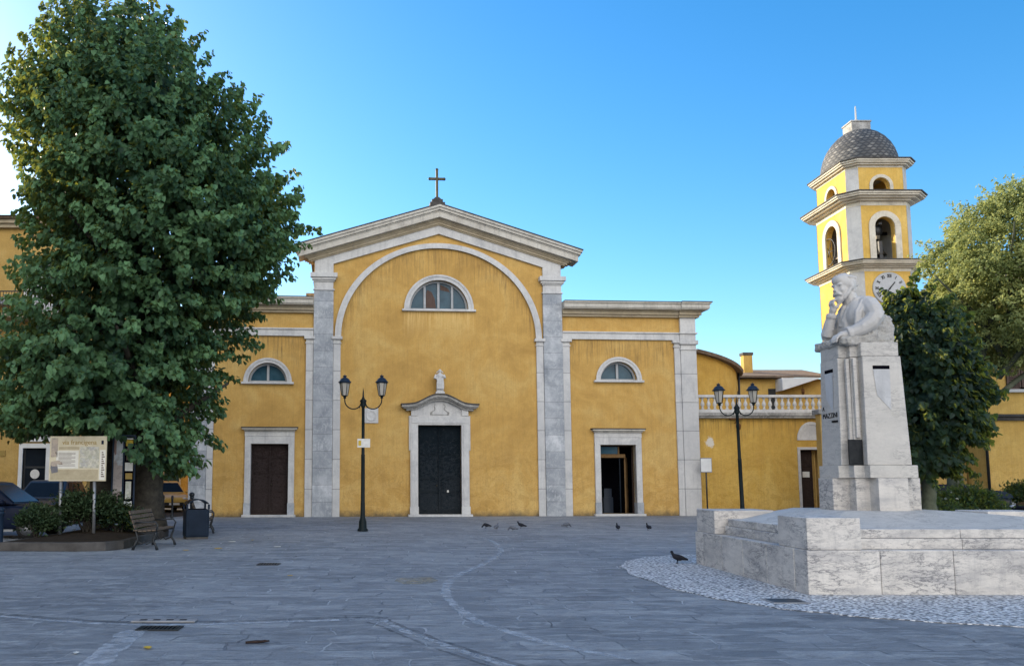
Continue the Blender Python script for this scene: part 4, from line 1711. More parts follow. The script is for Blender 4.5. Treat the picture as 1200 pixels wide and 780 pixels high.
# houses closing the side street, seen between the tree and the church
for i, (x, y, w, h, matn, lb) in enumerate(((-13.6, 60, 5, 9, 'house_plaster', 'pale yellow house at the far end of the side street, seen past the trunk'),
                                            (-20.0, 66, 9, 11, 'ochre_plaster', 'taller ochre house closing the side street beyond the parked yellow car'))):
    if i == 0:
        x, y = -16.6, 52
    hh = thing('street_house', lb, 'house', (x, y, 0))
    m = MB()
    ops = [rect(a, a + .9, z, z + 1.7) for a in (.8, 2.4, 4.0) for z in (1.0, 4.3, 7.0) if a + .9 < w - .2 and z + 1.7 < h]
    m.M = Matrix.Rotation(R(14), 4, 'Z')
    m.prism_xz(rect(0, w, 0, h), 0, .3, holes=ops)
    m.box(w - .3, w, .3, 14, 0, h)
    m.box(0, .3, .3, 14, 0, h)
    m.build('wall', matn, hh)
    for op in ops:
        q = MB()
        q.M = Matrix.Rotation(R(14), 4, 'Z')
        q.box(op[0][0] - .1, op[0][0], -.06, .1, op[0][1], op[2][1]).box(op[1][0], op[1][0] + .1, -.06, .1, op[0][1], op[2][1])
        q.box(op[0][0] - .1, op[1][0] + .1, -.06, .1, op[2][1] + .002, op[2][1] + .12)
        wo_ = q.build('window', 'white_stone', hh)
        q = MB()
        q.M = Matrix.Rotation(R(14), 4, 'Z')
        q.box(op[0][0], op[1][0], .15, .17, op[0][1], op[2][1])
        q.build('pane', 'window_glass', wo_)
    m = MB()
    m.M = Matrix.Rotation(R(14), 4, 'Z')
    m.box(-.3, w + .3, -.4, 14, h, h + .2)
    m.build('roof', 'roof_tiles', hh)

# ------------------------------------------------------------------ right building
RB = thing('corner_house', 'yellow house with brown shutters and dark ledge at the right edge', 'house', (23.5, 34, 0))
m = MB()
m.prism_xz(rect(0, 16, 0, 9.5), 0, .4, holes=[rect(.95, 2.05, 5.2, 7.1), rect(4.5, 5.6, 5.2, 7.1), rect(8, 9.1, 5.2, 7.1)])
m.box(0, .4, .4, 9, 0, 9.5)
m.box(15.6, 16, .4, 9, 0, 9.5)
m.build('wall', 'house_plaster', RB)
m = MB()
m.box(-.18, 16, -.22, -.002, 4.1, 4.2).box(-.1, 16, -.12, -.002, 3.95, 4.1)
m.build('ledge', 'dark_cap', RB, .01)
m = MB()
m.box(-.02, 16, -.06, -.002, 0, .95)
m.build('stone_base', 'grey_panel', RB)
m = MB()
m.box(-.4, 16.4, -.6, 9.4, 9.52, 9.7)
m.frustum((8, 4.4, 9.7), 16.8, 10, (8, 4.4, 11.6), 8, 1)
m.build('roof', 'roof_tiles', RB)
for a in (.95, 4.5, 8.0):
    w_ = MB()
    w_.box(a - .12, a + 1.22, -.16, .1, 5.08, 5.198)
    wo_ = w_.build('window', 'grey_panel', RB)
    w_ = MB()
    w_.box(a + .002, a + 1.098, .2, .22, 5.2, 7.1)
    w_.build('pane', 'dark_glass', wo_)
    for s0, s1 in ((a - .02, a + .53), (a + .57, a + 1.12)):
        w_ = MB()
        w_.box(s0, s0 + .07, -.07, -.01, 5.2, 7.1).box(s1 - .07, s1, -.07, -.01, 5.2, 7.1).box(s0, s1, -.07, -.01, 5.2, 5.28).box(s0, s1, -.07, -.01, 7.02, 7.1)
        for i in range(24):
            w_.box(s0 + .07, s1 - .07, -.055, -.02, 5.3 + i * .072, 5.345 + i * .072)
        w_.build('shutter', 'shutter_wood', wo_)
m = MB()
m.tube([(-.1, -.1, 0), (-.1, -.1, 9.4)], .055, 8)
m.build('downpipe', 'dark_iron', RB)

GW = thing('garden_wall', 'low ochre wall with a pale pointed stone shield beyond the dark tree', 'wall', (17.5, 35.2, 0))
m = MB()
m.box(0, 5.9, 0, .4, 0, 4.3)
m.build('wall', 'ochre_plaster', GW)
m = MB()
m.box(-.1, 5.9, -.1, .5, 4.302, 4.5)
m.build('coping', 'weathered_stone', GW, .02)
m = MB()
pts = [(4.95, 2.55), (5.3, 2.0), (5.62, 2.55), (5.65, 2.9), (5.4, 3.0), (5.28, 2.93), (5.15, 3.0), (4.92, 2.9)]
m.prism_xz(pts, -.12, -.003)
m.build('stone_shield', 'weathered_stone', GW, .03)
m = MB()
m.box(4.6, 4.95, -.03, -.003, 3.75, 4.1)
m.build('vent_opening', 'void_dark', GW)
# ------------------------------------------------------------------ monument
MX, MY = 8.09, 14.72
MO = thing('monument', 'white veined marble monument with stepped plinth and tall inscribed pedestal on cobbles', 'monument', (0, 0, 0))
PX0, PX1, PY0, PY1 = 5.74, 11.9, 12.12, 16.62
m = MB()


def blocks(mm, a0, a1, n_, fixed0, fixed1, z0, z1, along, g=.006):
    st = (a1 - a0) / n_
    for i in range(n_):
        u0, u1 = a0 + st * i + g / 2, a0 + st * (i + 1) - g / 2
        if along == 'x':
            mm.box(u0, u1, fixed0, fixed1, z0, z1)
        else:
            mm.box(fixed0, fixed1, u0, u1, z0, z1)


m.box(PX0 + .03, PX1 - .03, PY0 + .03, PY1 - .03, 0, .58)
m.build('plinth_core', 'platform_marble', MO)
m = MB()
blocks(m, PX0, PX1, 6, PY0, PY0 + .4, .0, .62, 'x')
blocks(m, PX0, PX1, 6, PY1 - .4, PY1, .0, .62, 'x')
blocks(m, PY0 + .406, PY1 - .406, 4, PX0, PX0 + .4, .0, .62, 'y')
blocks(m, PY0 + .406, PY1 - .406, 4, PX1 - .4, PX1, .0, .62, 'y')
m.build('plinth_course', 'veined_marble', MO, .01)
m = MB()
i_ = .2
blocks(m, PX0 + .8, PX1 - .8, 3, PY0 + i_, PY0 + i_ + .4, .622, .77, 'x')
blocks(m, PX0 + .82, PX1 - .82, 3, PY0 + i_ + .04, PY0 + i_ + .4, .774, .9, 'x')
blocks(m, PX0 + .8, PX1 - .8, 3, PY1 - i_ - .4, PY1 - i_, .622, .77, 'x')
blocks(m, PX0 + .82, PX1 - .82, 3, PY1 - i_ - .4, PY1 - i_ - .04, .774, .9, 'x')
blocks(m, PY0 + .97, PY1 - 1.0, 2, PX0 + i_, PX0 + i_ + .4, .622, .77, 'y')
blocks(m, PY0 + .99, PY1 - 1.02, 2, PX0 + i_ + .04, PX0 + i_ + .4, .774, .9, 'y')
blocks(m, PY0 + .97, PY1 - 1.0, 2, PX1 - i_ - .4, PX1 - i_, .622, .77, 'y')
m.build('bench_course', 'veined_marble', MO, .008)
for x0, x1, y0, y1, zt_ in ((PX0 + .03, PX0 + .79, PY0 + .03, PY0 + .95, 1.07), (PX0 + .03, PX0 + 1.12, PY1 - .95, PY1 - .03, 1.05),
                            (PX1 - .79, PX1 - .03, PY0 + .03, PY0 + .95, 1.07), (PX1 - 1.15, PX1 - .03, PY1 - .95, PY1 - .03, 1.03)):
    m = MB()
    m.box(x0, x1, y0, y1, .622, zt_)
    m.build('corner_post', 'veined_marble', MO, .012)
m = MB()
m.frustum(((PX0 + PX1) / 2, (PY0 + PY1) / 2, .6), PX1 - PX0 - .9, PY1 - PY0 - .9, ((PX0 + PX1) / 2, (PY0 + PY1) / 2, .88), PX1 - PX0 - .9, PY1 - PY0 - .9)
vs = [(PX0 + .45, PY0 + .45, .884), (PX1 - .45, PY0 + .45, .884), (PX1 - .45, PY1 - .45, .884), (PX0 + .45, PY1 - .45, .884),
      (MX - .9, MY - .9, 1.1), (MX + .9, MY - .9, 1.1), (MX + .9, MY + .9, 1.1), (MX - .9, MY + .9, 1.1)]
m.add(vs, [(0, 1, 5, 4), (1, 2, 6, 5), (2, 3, 7, 6), (3, 0, 4, 7), (4, 5, 6, 7)])
m.build('platform_top', 'pedestal_marble', MO)


def cross(w, l, core):
    """cruciform plan with stepped inner corners"""
    q = [(w, l), (w, core + .0), (core, core), (core, w), (l, w)]
    q = [(w, l), (w, core), (core, core), (core, w), (l, w)]
    out = []
    for k in range(4):
        c_, s_ = ((1, 0), (0, -1), (-1, 0), (0, 1))[k]
        for x, y in q:
            out.append((x * c_ - y * s_, x * s_ + y * c_))
    return out


def tee(w, l, core, r):
    """left, front and back arms with stepped corners on the left, plain right side at r"""
    return [(r, -l), (r, l), (-w, l), (-w, core), (-core, core), (-core, w), (-l, w), (-l, -w), (-core, -w), (-core, -core), (-w, -core), (-w, -l)][::-1]


def place(pts):
    return [(MX + x, MY + y) for x, y in pts]


m = MB()
m.prism_xy(place(cross(.245, .74, .47)), 1.095, 1.63)
m.build('pedestal_base', 'veined_marble', MO, .01)
m = MB()
m.prism_xy(place(tee(.33, .67, .5, .46)), 1.632, 1.84)
m.build('pedestal_step', 'pedestal_marble', MO, .008)
m = MB()
m.prism_xy(place(tee(.33, .615, .46, .40)), 1.842, 3.66, top=place(tee(.3, .575, .42, .34)))
m.build('pedestal_shaft', 'pedestal_marble', MO, .012)
m = MB()
for s in (1,):
    m.prism_xy(place([(-.42, -.5), (-.36, -.5), (-.36, -.44), (-.42, -.44)]), 2.3, 3.64)
    m.prism_xy(place([(-.5, -.42), (-.44, -.42), (-.44, -.36), (-.5, -.36)]), 1.85, 3.64)
m.build('corner_fillet', 'pedestal_marble', MO, .01)
m = MB()
m.prism_xy(place(tee(.31, .56, .43, .32)), 3.662, 3.9)
m.build('pedestal_cap', 'pedestal_marble', MO, .015)
for k in (0, 3):
    m = MB()
    m.M = Matrix.Translation((MX, MY, 0)) @ Matrix.Rotation(k * PI / 2, 4, 'Z')
    m.box(-.14, .14, -.585, -.5775, 3.44, 3.5)
    m.build('slot', 'void_dark', MO)
    m = MB()
    m.M = Matrix.Translation((MX, MY, 0)) @ Matrix.Rotation(k * PI / 2, 4, 'Z')
    m.add([(-.14, -.588, 3.438), (.14, -.588, 3.438), (.12, -.6005, 2.75), (-.1, -.596, 3.0)], [(0, 1, 2, 3)])
    m.build('incised_panel', 'platform_marble', MO)
m = MB()
m.box(MX - .57, MX - .335, MY - .50, MY - .47, 1.85, 2.27)
m.build('dark_plaque', 'dark_plaque', MO, .008)
# lettering on the face turned to the church side
fx = MX - .612
text('A', 'lettering', MO, .1, 'lettering_black', axes((0, -1, 0), (0.018, 0, 1), (fx - .0 + .018, MY + .22, 2.83)), .006)
text('MAZZINI', 'lettering', MO, .125, 'lettering_black', axes((0, -1, 0), (0.018, 0, 1), (fx + .015, MY + .0, 2.7)), .006)
m = MB()
for i in range(7):
    m.box(fx - .002, fx + .02, MY - .09 - i * .028, MY - .07 - i * .028, 2.575, 2.61)
m.build('small_lettering', 'lettering_black', MO)

rk = MB()
prof = [(-.57, 3.88), (.31, 3.88), (.31, 4.2), (.26, 4.33), (.16, 4.38), (.04, 4.3), (-.1, 4.13), (-.35, 3.99), (-.57, 3.96)]
rk.prism_xz([(MX + x, z) for x, z in prof], MY - .49, MY + .49)
rk.prism_xz([(MX + .02, 4.1), (MX + .29, 4.1), (MX + .25, 4.4), (MX + .12, 4.43)], MY - .38, MY + .38)
for i in range(60):
    xx, yy = rnd.uniform(-.46, .24), rnd.uniform(-.44, .44)
    hh = float(np.interp(xx, [-.57, -.35, -.1, .04, .16, .31], [3.93, 3.96, 4.1, 4.26, 4.35, 4.2]))
    rk.M = Matrix.Translation((MX + xx, MY + yy, hh - .02)) @ Matrix.Rotation(rnd.uniform(0, 3), 4, 'Z') @ Matrix.Rotation(rnd.uniform(-.5, .5), 4, 'X')
    s_ = rnd.uniform(.05, .1)
    rk.box(-s_, s_, -s_, s_, -.08, .05)
for i in range(110):
    a = rnd.uniform(0, 2 * PI)
    sq = max(abs(math.cos(a)), abs(math.sin(a)))
    rk.M = Matrix.Translation((MX - .12 + .4 * math.cos(a) / sq, MY + .44 * math.sin(a) / sq, 3.93 + rnd.uniform(0, .05 + .35 * max(0, .45 + math.cos(a) / sq) / 1.45))) @ Matrix.Rotation(rnd.uniform(0, 3), 4, 'Z') @ Matrix.Rotation(rnd.uniform(-.6, .6), 4, 'X')
    s_ = rnd.uniform(.03, .07)
    rk.box(-s_, s_, -s_, s_, -.05, .05)
rk.M = None
o = rk.build('rock', 'rough_marble', MO, fix=False)
sculpt(o, .02, 1)
tx = bpy.data.textures.new('rock_noise', 'CLOUDS')
tx.noise_scale = .05
dmod = o.modifiers.new('rough', 'DISPLACE')
dmod.texture = tx
dmod.strength = .06

# the seated thinker
S = MB()
Z = 0
cx_, cy_ = MX, MY


def E_(x, y, z, rx, ry, rz_, rot=None):
    S.ell((cx_ + x, cy_ + y, z), (rx, ry, rz_), 18, 12, rot=rot)


def T_(pts, rad, n=12):
    S.tube([(cx_ + a, cy_ + b, c) for a, b, c in pts], rad, n)


E_(.04, 0, 4.12, .34, .4, .3)
E_(.0, 0, 4.4, .27, .36, .28)
E_(.12, .02, 4.42, .23, .37, .3)
E_(.08, -.3, 4.56, .17, .17, .14)
E_(.06, .32, 4.55, .17, .16, .14)
T_([(.02, 0, 4.55), (-.07, -.0, 4.72), (-.15, -.0, 4.9)], [.2, .15, .13])
# head, turned a little to the viewer and bowed
HM = Matrix.Translation((cx_ - .22, cy_ - .02, 4.98)) @ Matrix.Rotation(R(18), 4, 'Z') @ Matrix.Rotation(R(-9), 4, 'Y')
S.M = HM


def H_(x, y, z, rx, ry, rz_):
    S.ell((x, y, z), (rx, ry, rz_), 18, 12)


H_(.03, 0, .06, .205, .165, .165)
H_(.08, 0, .0, .16, .165, .17)
H_(-.06, 0, -.06, .13, .125, .19)
H_(-.11, 0, .11, .09, .12, .09)
for s in (-1, 1):
    H_(-.155, s * .062, .025, .035, .06, .022)      # brow
    H_(-.135, s * .062, -.02, .03, .035, .022)      # eye
    H_(-.12, s * .08, -.075, .045, .04, .045)       # cheek
    H_(.05, s * .165, -.03, .045, .028, .07)        # ear
    H_(.1, s * .13, .02, .1, .06, .14)              # side hair
    H_(.12, s * .09, -.1, .08, .08, .08)
S.tube([(-.165, 0, .02), (-.2, 0, -.03), (-.232, 0, -.085)], [.022, .03, .036], 8)
H_(-.2, -.025, -.088, .028, .02, .02)
H_(-.2, .025, -.088, .028, .02, .02)
S.tube([(-.165, -.1, -.165), (-.195, -.05, -.13), (-.205, 0, -.125), (-.195, .05, -.13), (-.165, .1, -.165)], [.015, .032, .034, .032, .015], 8)
H_(-.17, 0, -.165, .03, .05, .018)
H_(-.13, 0, -.215, .09, .085, .08)
H_(-.15, 0, -.25, .06, .05, .07)
for s in (-1, 1):
    S.tube([(.03, s * .155, -.06), (-.05, s * .13, -.15), (-.11, s * .07, -.22)], [.03, .035, .04], 8)
for k in range(9):
    a = -1.2 + k * .3
    S.tube([(.0 + .04 * k % .1, .17 * math.sin(a), .2 - .05 * abs(a)), (.16, .19 * math.sin(a), .1), (.2, .17 * math.sin(a), -.06)], [.015, .03, .02], 6)
S.M = None
# coat: collar, lapels and folds
for s in (-1, 1):
    T_([(.1, s * .12, 4.74), (-.05, s * .17, 4.7), (-.2, s * .13, 4.55), (-.27, s * .06, 4.35), (-.26, s * .03, 4.15)], [.05, .055, .05, .045, .03], 8)
T_([(.12, -.12, 4.74), (.17, 0, 4.76), (.12, .12, 4.74)], [.05, .055, .05], 8)
T_([(-.2, .0, 4.62), (-.25, .0, 4.45), (-.28, .0, 4.25)], [.05, .04, .05], 8)
# left arm lying along the rock, hand over its edge
T_([(.1, -.3, 4.6), (.1, -.42, 4.46), (.1, -.47, 4.34), (.0, -.48, 4.24), (-.18, -.46, 4.14), (-.37, -.42, 4.07)], [.16, .17, .165, .15, .125, .1])
E_(-.06, -.16, 4.42, .2, .24, .26)
E_(.2, -.06, 4.4, .2, .38, .3)
E_(.12, -.2, 4.6, .2, .2, .16)
E_(-.1, .12, 4.36, .2, .22, .24)
T_([(-.36, -.42, 4.075), (-.43, -.41, 4.06)], [.12, .115])
T_([(-.43, -.41, 4.06), (-.51, -.39, 4.04), (-.57, -.38, 4.02)], [.06, .075, .06])
for k in range(4):
    y_ = -.45 + k * .045
    ln = (.0, .02, .03, .015)[k]
    T_([(-.52, y_, 4.05), (-.6 - ln, y_ + .01, 4.03), (-.645 - ln, y_ + .015, 3.97), (-.65 - ln, y_ + .018, 3.91)], [.026, .025, .022, .018], 8)
T_([(-.48, -.35, 4.03), (-.54, -.28, 4.0), (-.59, -.27, 3.96)], [.028, .026, .02], 8)
for q in range(4):
    T_([(.2 - q * .1, -.58 + q * .012, 4.42 - q * .05), (.1 - q * .1, -.61 + q * .02, 4.3 - q * .04), (.0 - q * .1, -.56 + q * .02, 4.16 - q * .03)], [.03, .042, .03], 6)
# right arm raised, hand at the chin
T_([(.06, .34, 4.55), (-.15, .36, 4.32), (-.36, .3, 4.14), (-.44, .22, 4.13)], [.15, .14, .13, .115])
T_([(-.44, .22, 4.13), (-.44, .14, 4.3), (-.42, .07, 4.46)], [.12, .1, .085])
T_([(-.425, .08, 4.43), (-.42, .06, 4.49)], [.1, .095])
T_([(-.42, .06, 4.49), (-.41, .03, 4.56), (-.4, .01, 4.62)], [.055, .07, .06])
for k in range(4):
    y_ = -.04 + k * .04
    T_([(-.41, y_, 4.6), (-.45, y_ - .01, 4.66), (-.43, y_ - .02, 4.72), (-.39, y_ - .02, 4.735)], [.026, .025, .023, .02], 8)
T_([(-.36, -.03, 4.58), (-.34, -.06, 4.66), (-.35, -.06, 4.73)], [.028, .026, .022], 8)
# long folds falling from shoulder, chest and sleeve
for q in range(9):
    a = -1.9 + q * .2
    T_([(.1 + .2 * math.sin(a + 1.2), -.36 + .05 * math.cos(q), 4.68 - .03 * q), (.02 + .05 * q - .2, -.36 - .03 * math.sin(q * 2.1), 4.45), (-.1 + .06 * q - .12, -.38, 4.2)], [.02, .045, .036], 6)
for q in range(5):
    T_([(-.2 - .0 * q, -.12 + q * .06, 4.5), (-.25, -.1 + q * .055, 4.32), (-.27, -.12 + q * .06, 4.12)], [.022, .042, .036], 6)
for q in range(5):
    T_([(-.36 + q * .01, .36 - q * .04, 4.2 + .05 * q), (-.5 + q * .01, .22 - q * .02, 4.2 + .06 * q), (-.4, .05, 4.22 + .05 * q)], [.012, .02, .012], 6)
# folds on the back and side
for q in range(6):
    T_([(.22 - q * .07, -.33 - .02 * (q % 2), 4.55 - q * .02), (.2 - q * .06, -.37, 4.35), (.1 - q * .06, -.36, 4.15)], [.015, .028, .02], 6)
ST = S.build('statue', 'statue_marble', None, fix=False)
tag(ST, 'white marble statue of a bearded man leaning his chin on one hand, above the pedestal', 'statue')
for v in ST.data.vertices:
    v.co.x = MX - .6 + (v.co.x - MX + .6) * .87
sculpt(ST, .0115, 1, .5)


# ------------------------------------------------------------------ street lamps
def lamp(name, label, loc, sc=1.0, sign=False, group='twin lantern street lamps'):
    r = thing(name, label, 'street lamp', loc, 0, group)
    m = MB()
    m.lathe([(.17, 0), (.17, .06), (.13, .1), (.12, .3), (.085, .42), (.075, .5), (.07, .9), (.066, .92), (.062, 2.4), (.066, 2.42), (.052, 2.45), (.05, 3.95),
             (.075, 3.98), (.075, 4.03), (.055, 4.06), (.08, 4.12), (.08, 4.2), (.05, 4.24), (.03, 4.3), (.02, 4.45), (.005, 4.58)], n=16)
    m.build('pole', 'lamp_green_black', r)
    for s in (-1, 1):
        a_ = MB()
        pts = [(s * .05, 0, 4.16)]
        for i in range(17):
            t_ = PI * (.98 - i / 16 * 1.0)
            pts.append((s * (.335 + .265 * math.cos(t_)), 0, 4.13 - .26 * math.sin(t_) + (i / 16) * .07))
        pts.append((s * .6, 0, 4.26))
        a_.tube(pts, .019, 8)
        a_.tube([(s * .04, 0, 4.08), (s * .1, 0, 4.0), (s * .13, 0, 3.93)], .012, 6)
        a_.ell((s * .07, 0, 4.16), (.04, .03, .05), 8, 6)
        a_.build('arm', 'lamp_green_black', r)
        ln = MB()
        x = s * .6
        ln.lathe([(.03, 4.24), (.055, 4.27), (.04, 4.3), (.1, 4.33), (.1, 4.345)], (x, 0, 0), 10)
        for k in range(6):
            a = k * PI / 3
            ln.tube([(x + .1 * math.cos(a), .1 * math.sin(a), 4.34), (x + .165 * math.cos(a), .165 * math.sin(a), 4.74)], .01, 5)
        ln.lathe([(.165, 4.735), (.175, 4.74), (.175, 4.76)], (x, 0, 0), 6, smooth=False)
        lo = ln.build('lantern', 'lamp_green_black', r)
        gl_ = MB()
        gl_.lathe([(.09, 4.346), (.158, 4.735)], (x, 0, 0), 6, smooth=False)
        gl_.build('glass', 'frosted_glass', lo)
        rf_ = MB()
        rf_.lathe([(.215, 4.755), (.215, 4.775), (.16, 4.83), (.145, 4.87), (.09, 4.91), (.05, 4.93), (.05, 4.955), (.075, 4.965), (.06, 4.985), (.02, 4.995), (.005, 5.03)], (x, 0, 0), 12)
        rf_.build('cap', 'lamp_cap_blue', lo)
    if sign:
        m = MB()
        m.M = Matrix.Rotation(R(8), 4, 'Z')
        m.box(-.19, .22, -.082, -.072, 2.66, 2.94)
        s_ = m.build('notice_plate', 'paper', r)
        m = MB()
        m.M = Matrix.Rotation(R(8), 4, 'Z')
        m.box(-.16, -.07, -.0855, -.083, 2.72, 2.88)
        m.build('emblem', 'leaf_yellow', s_)
    r.scale = (sc, sc, sc)
    return r


lamp('street_lamp', 'twin lantern street lamp with a small notice on its pole, before the church', (-1.07, 27.1, 0), .985, True)
L2 = lamp('street_lamp', 'slightly leaning twin lantern street lamp beyond the marble plinth, before the balustrade', (10.85, 27.0, 0), .93)
L2.rotation_euler = (0, R(-.9), R(4))

sp = thing('sign_post', 'thin dark post with a blank pale plate against the annex wall', 'sign', (13.82, 38.3, 0))
m = MB()
m.tube([(0, 0, 0), (0, 0, 2.55)], .035, 8)
m.build('post', 'dark_iron', sp)
m = MB()
m.box(-.27, .25, -.06, -.036, 1.93, 2.58)
m.build('plate', 'galvanised_steel', sp, .004)
m = MB()
m.box(-.24, .22, -.066, -.061, 1.97, 2.54)
m.build('sheet', 'white_paint', sp)

# ------------------------------------------------------------------ planter island on the left
isl = [(-9.0, 19.55), (-7.2, 19.45), (-6.6, 19.6), (-6.35, 20.1), (-6.4, 21.5), (-6.5, 24.6), (-7.4, 26.6), (-8.6, 27.0), (-9.1, 26.2), (-8.95, 22)]
k_ = MB()
k_.prism_xy(isl, 0, .2)
structure(k_.build('kerb', 'kerb_stone', None, .02))
cxi, cyi = -7.7, 23
so = MB()
si = [(cxi + (x - cxi) * .9, cyi + (y - cyi) * .955) for x, y in isl]
vs = [(x, y, .204) for x, y in si] + [(cxi, cyi, .3)]
so.add(vs, [(i, (i + 1) % len(si), len(si)) for i in range(len(si))], smooth=True)
structure(so.build('planting_soil', 'soil'))

ib = thing('information_board', 'weathered cream route board with map on two steel posts before the shrubs', 'sign', (-8.12, 21.85, 0), R(-3))
for x in (-.42, .46):
    m = MB()
    m.tube([(x, .0, .15), (x - .02 if x < 0 else x - .03, 0, 1.62)], .042, 10)
    m.build('post', 'galvanised_steel', ib)
m = MB()
m.box(-.74, .74, -.06, -.02, 1.57, 2.71)
bd = m.build('panel', 'board_cream', ib, .006)
for nm_, mt_, x0, x1, z0, z1 in (('map', 'board_map', .05, .55, 1.9, 2.44), ('text_block', 'board_white', -.56, .02, 1.89, 2.34), ('photo_strip', 'board_tan', -.7, .54, 1.6, 1.86),
                                 ('photo', 'board_photo', -.7, -.53, 2.18, 2.66), ('title_bar', 'board_tan', -.5, .7, 2.37, 2.44), ('side_column', 'board_white', .57, .72, 1.6, 2.36), ('emblem', 'car_navy', .6, .66, 2.5, 2.6)):
    if nm_ == 'title_bar':
        x1 = .03
    m = MB()
    m.box(x0, x1, -.064, -.0605, z0, z1)
    m.build(nm_, mt_, bd)
m = MB()
pts = [(-.69, 2.06), (-.5, 2.1), (-.38, 2.02), (-.4, 1.99), (-.52, 2.0), (-.5, 1.8), (-.66, 1.76), (-.7, 1.9)]
m.prism_xz(pts, -.068, -.0645)
m.build('photo', 'board_photo', bd)
m = MB()
for i in range(12):
    m.box(.62, .62 + .04 + .02 * (i % 3), -.0665, -.0645, 2.28 - i * .055, 2.31 - i * .055)
m.build('side_text', 'shutter_wood', bd)
m = MB()
for i in range(11):
    m.box(-.5, -.06 - .1 * (i % 3 == 2), -.0665, -.0645, 2.28 - i * .033, 2.29 - i * .033)
m.build('text_lines', 'shutter_wood', bd)
text('via francigena', 'title', bd, .165, 'gold_letter', axes((1, 0, 0), (0, 0, 1), (.03, -.0625, 2.55)), .003)

pb_ = thing('poster_column', 'tall narrow notice column with torn and black posters beside the trunk', 'notice board', (-7.3, 22.9, 0), R(12))
m = MB()
m.box(-.3, -.26, -.05, .05, .2, 2.75).box(.26, .3, -.05, .05, .2, 2.75).box(-.02, .02, -.13, -.07, .2, 2.75).box(-.3, .3, -.03, .05, 2.75, 2.8)
m.build('frame', 'lamp_cap_blue', pb_)
m = MB()
m.prism_xy([(-.26, -.0), (-.02, -.1), (-.02, -.06), (-.26, .03)], .45, 2.72)
m.build('torn_posters', 'torn_posters', pb_)
m = MB()
m.prism_xy([(.02, -.1), (.26, .0), (.26, .03), (.02, -.06)], .55, 2.72)
pnl = m.build('poster_panel', 'void_dark', pb_)
ang_ = math.atan2(.1, .24)
for k, (z0, z1, x0, x1, mt_) in enumerate(((2.5, 2.66, .03, .22, 'leaf_yellow'), (2.12, 2.44, .05, .2, 'shutter_wood'), (1.84, 2.06, .02, .23, 'paper'), (1.62, 1.78, .04, .22, 'gold_letter'),
                                          (1.1, 1.56, .05, .2, 'board_map'), (.72, 1.04, .02, .23, 'paper'), (2.68, 2.71, .03, .22, 'paper'))):
    q = MB()
    q.M = Matrix.Translation((.02, -.1, 0)) @ Matrix.Rotation(ang_, 4, 'Z')
    q.box(x0, x1, -.008, -.002, z0, z1)
    q.build('poster', mt_, pnl)


# ------------------------------------------------------------------ benches, bins, bollards
def bench(label, loc, rz, L=1.75):
    r = thing('park_bench', label, 'bench', loc, rz, 'slatted benches round the planting')
    for x in (-L / 2 + .08, L / 2 - .08):
        m = MB()
        # x along the bench, -y is the front
        m.tube([(x, -.3, 0), (x, -.27, .1), (x, -.2, .22), (x, -.25, .36), (x, -.26, .42)], [.035, .028, .026, .026, .024], 8)
        m.tube([(x, .26, 0), (x, .22, .12), (x, .15, .25), (x, .2, .42), (x, .27, .62), (x, .33, .82)], [.035, .028, .026, .026, .024, .022], 8)
        m.tube([(x, -.26, .41), (x, 0, .385), (x, .2, .41)], .022, 8)
        m.tube([(x, -.22, .2), (x, -.05, .14), (x, .0, .2), (x, .05, .14), (x, .16, .22)], .018, 8)
        m.tube([(x, -.26, .42), (x, -.3, .56), (x, -.24, .64), (x, .0, .63), (x, .22, .62)], .02, 8)
        m.build('iron_leg', 'dark_iron', r)
    m = MB()
    for i in range(5):
        y = -.27 + i * .105
        z = .435 - .012 * (i in (2, 3)) * 1.5
        m.box(-L / 2, L / 2, y, y + .085, z, z + .03)
    m.build('seat', 'slat_wood', r, .006)
    m = MB()
    for i in range(4):
        t_ = .13 + i * .115
        m.M = Matrix.Translation((0, .2 + t_ * .33 - .02, .42 + t_ * .9)) @ Matrix.Rotation(R(-20), 4, 'X')
        m.box(-L / 2, L / 2, -.015, .015, -.04, .045)
    m.M = None
    m.build('backrest', 'slat_wood', r, .006)
    return r


bench('wooden slatted bench with black iron scroll legs, standing alone at the kerb corner', (-5.8, 20.65, 0), R(90))
bench('slatted bench mostly hidden behind the dark blue litter bin', (-5.95, 26.6, 0), R(102), 1.5)


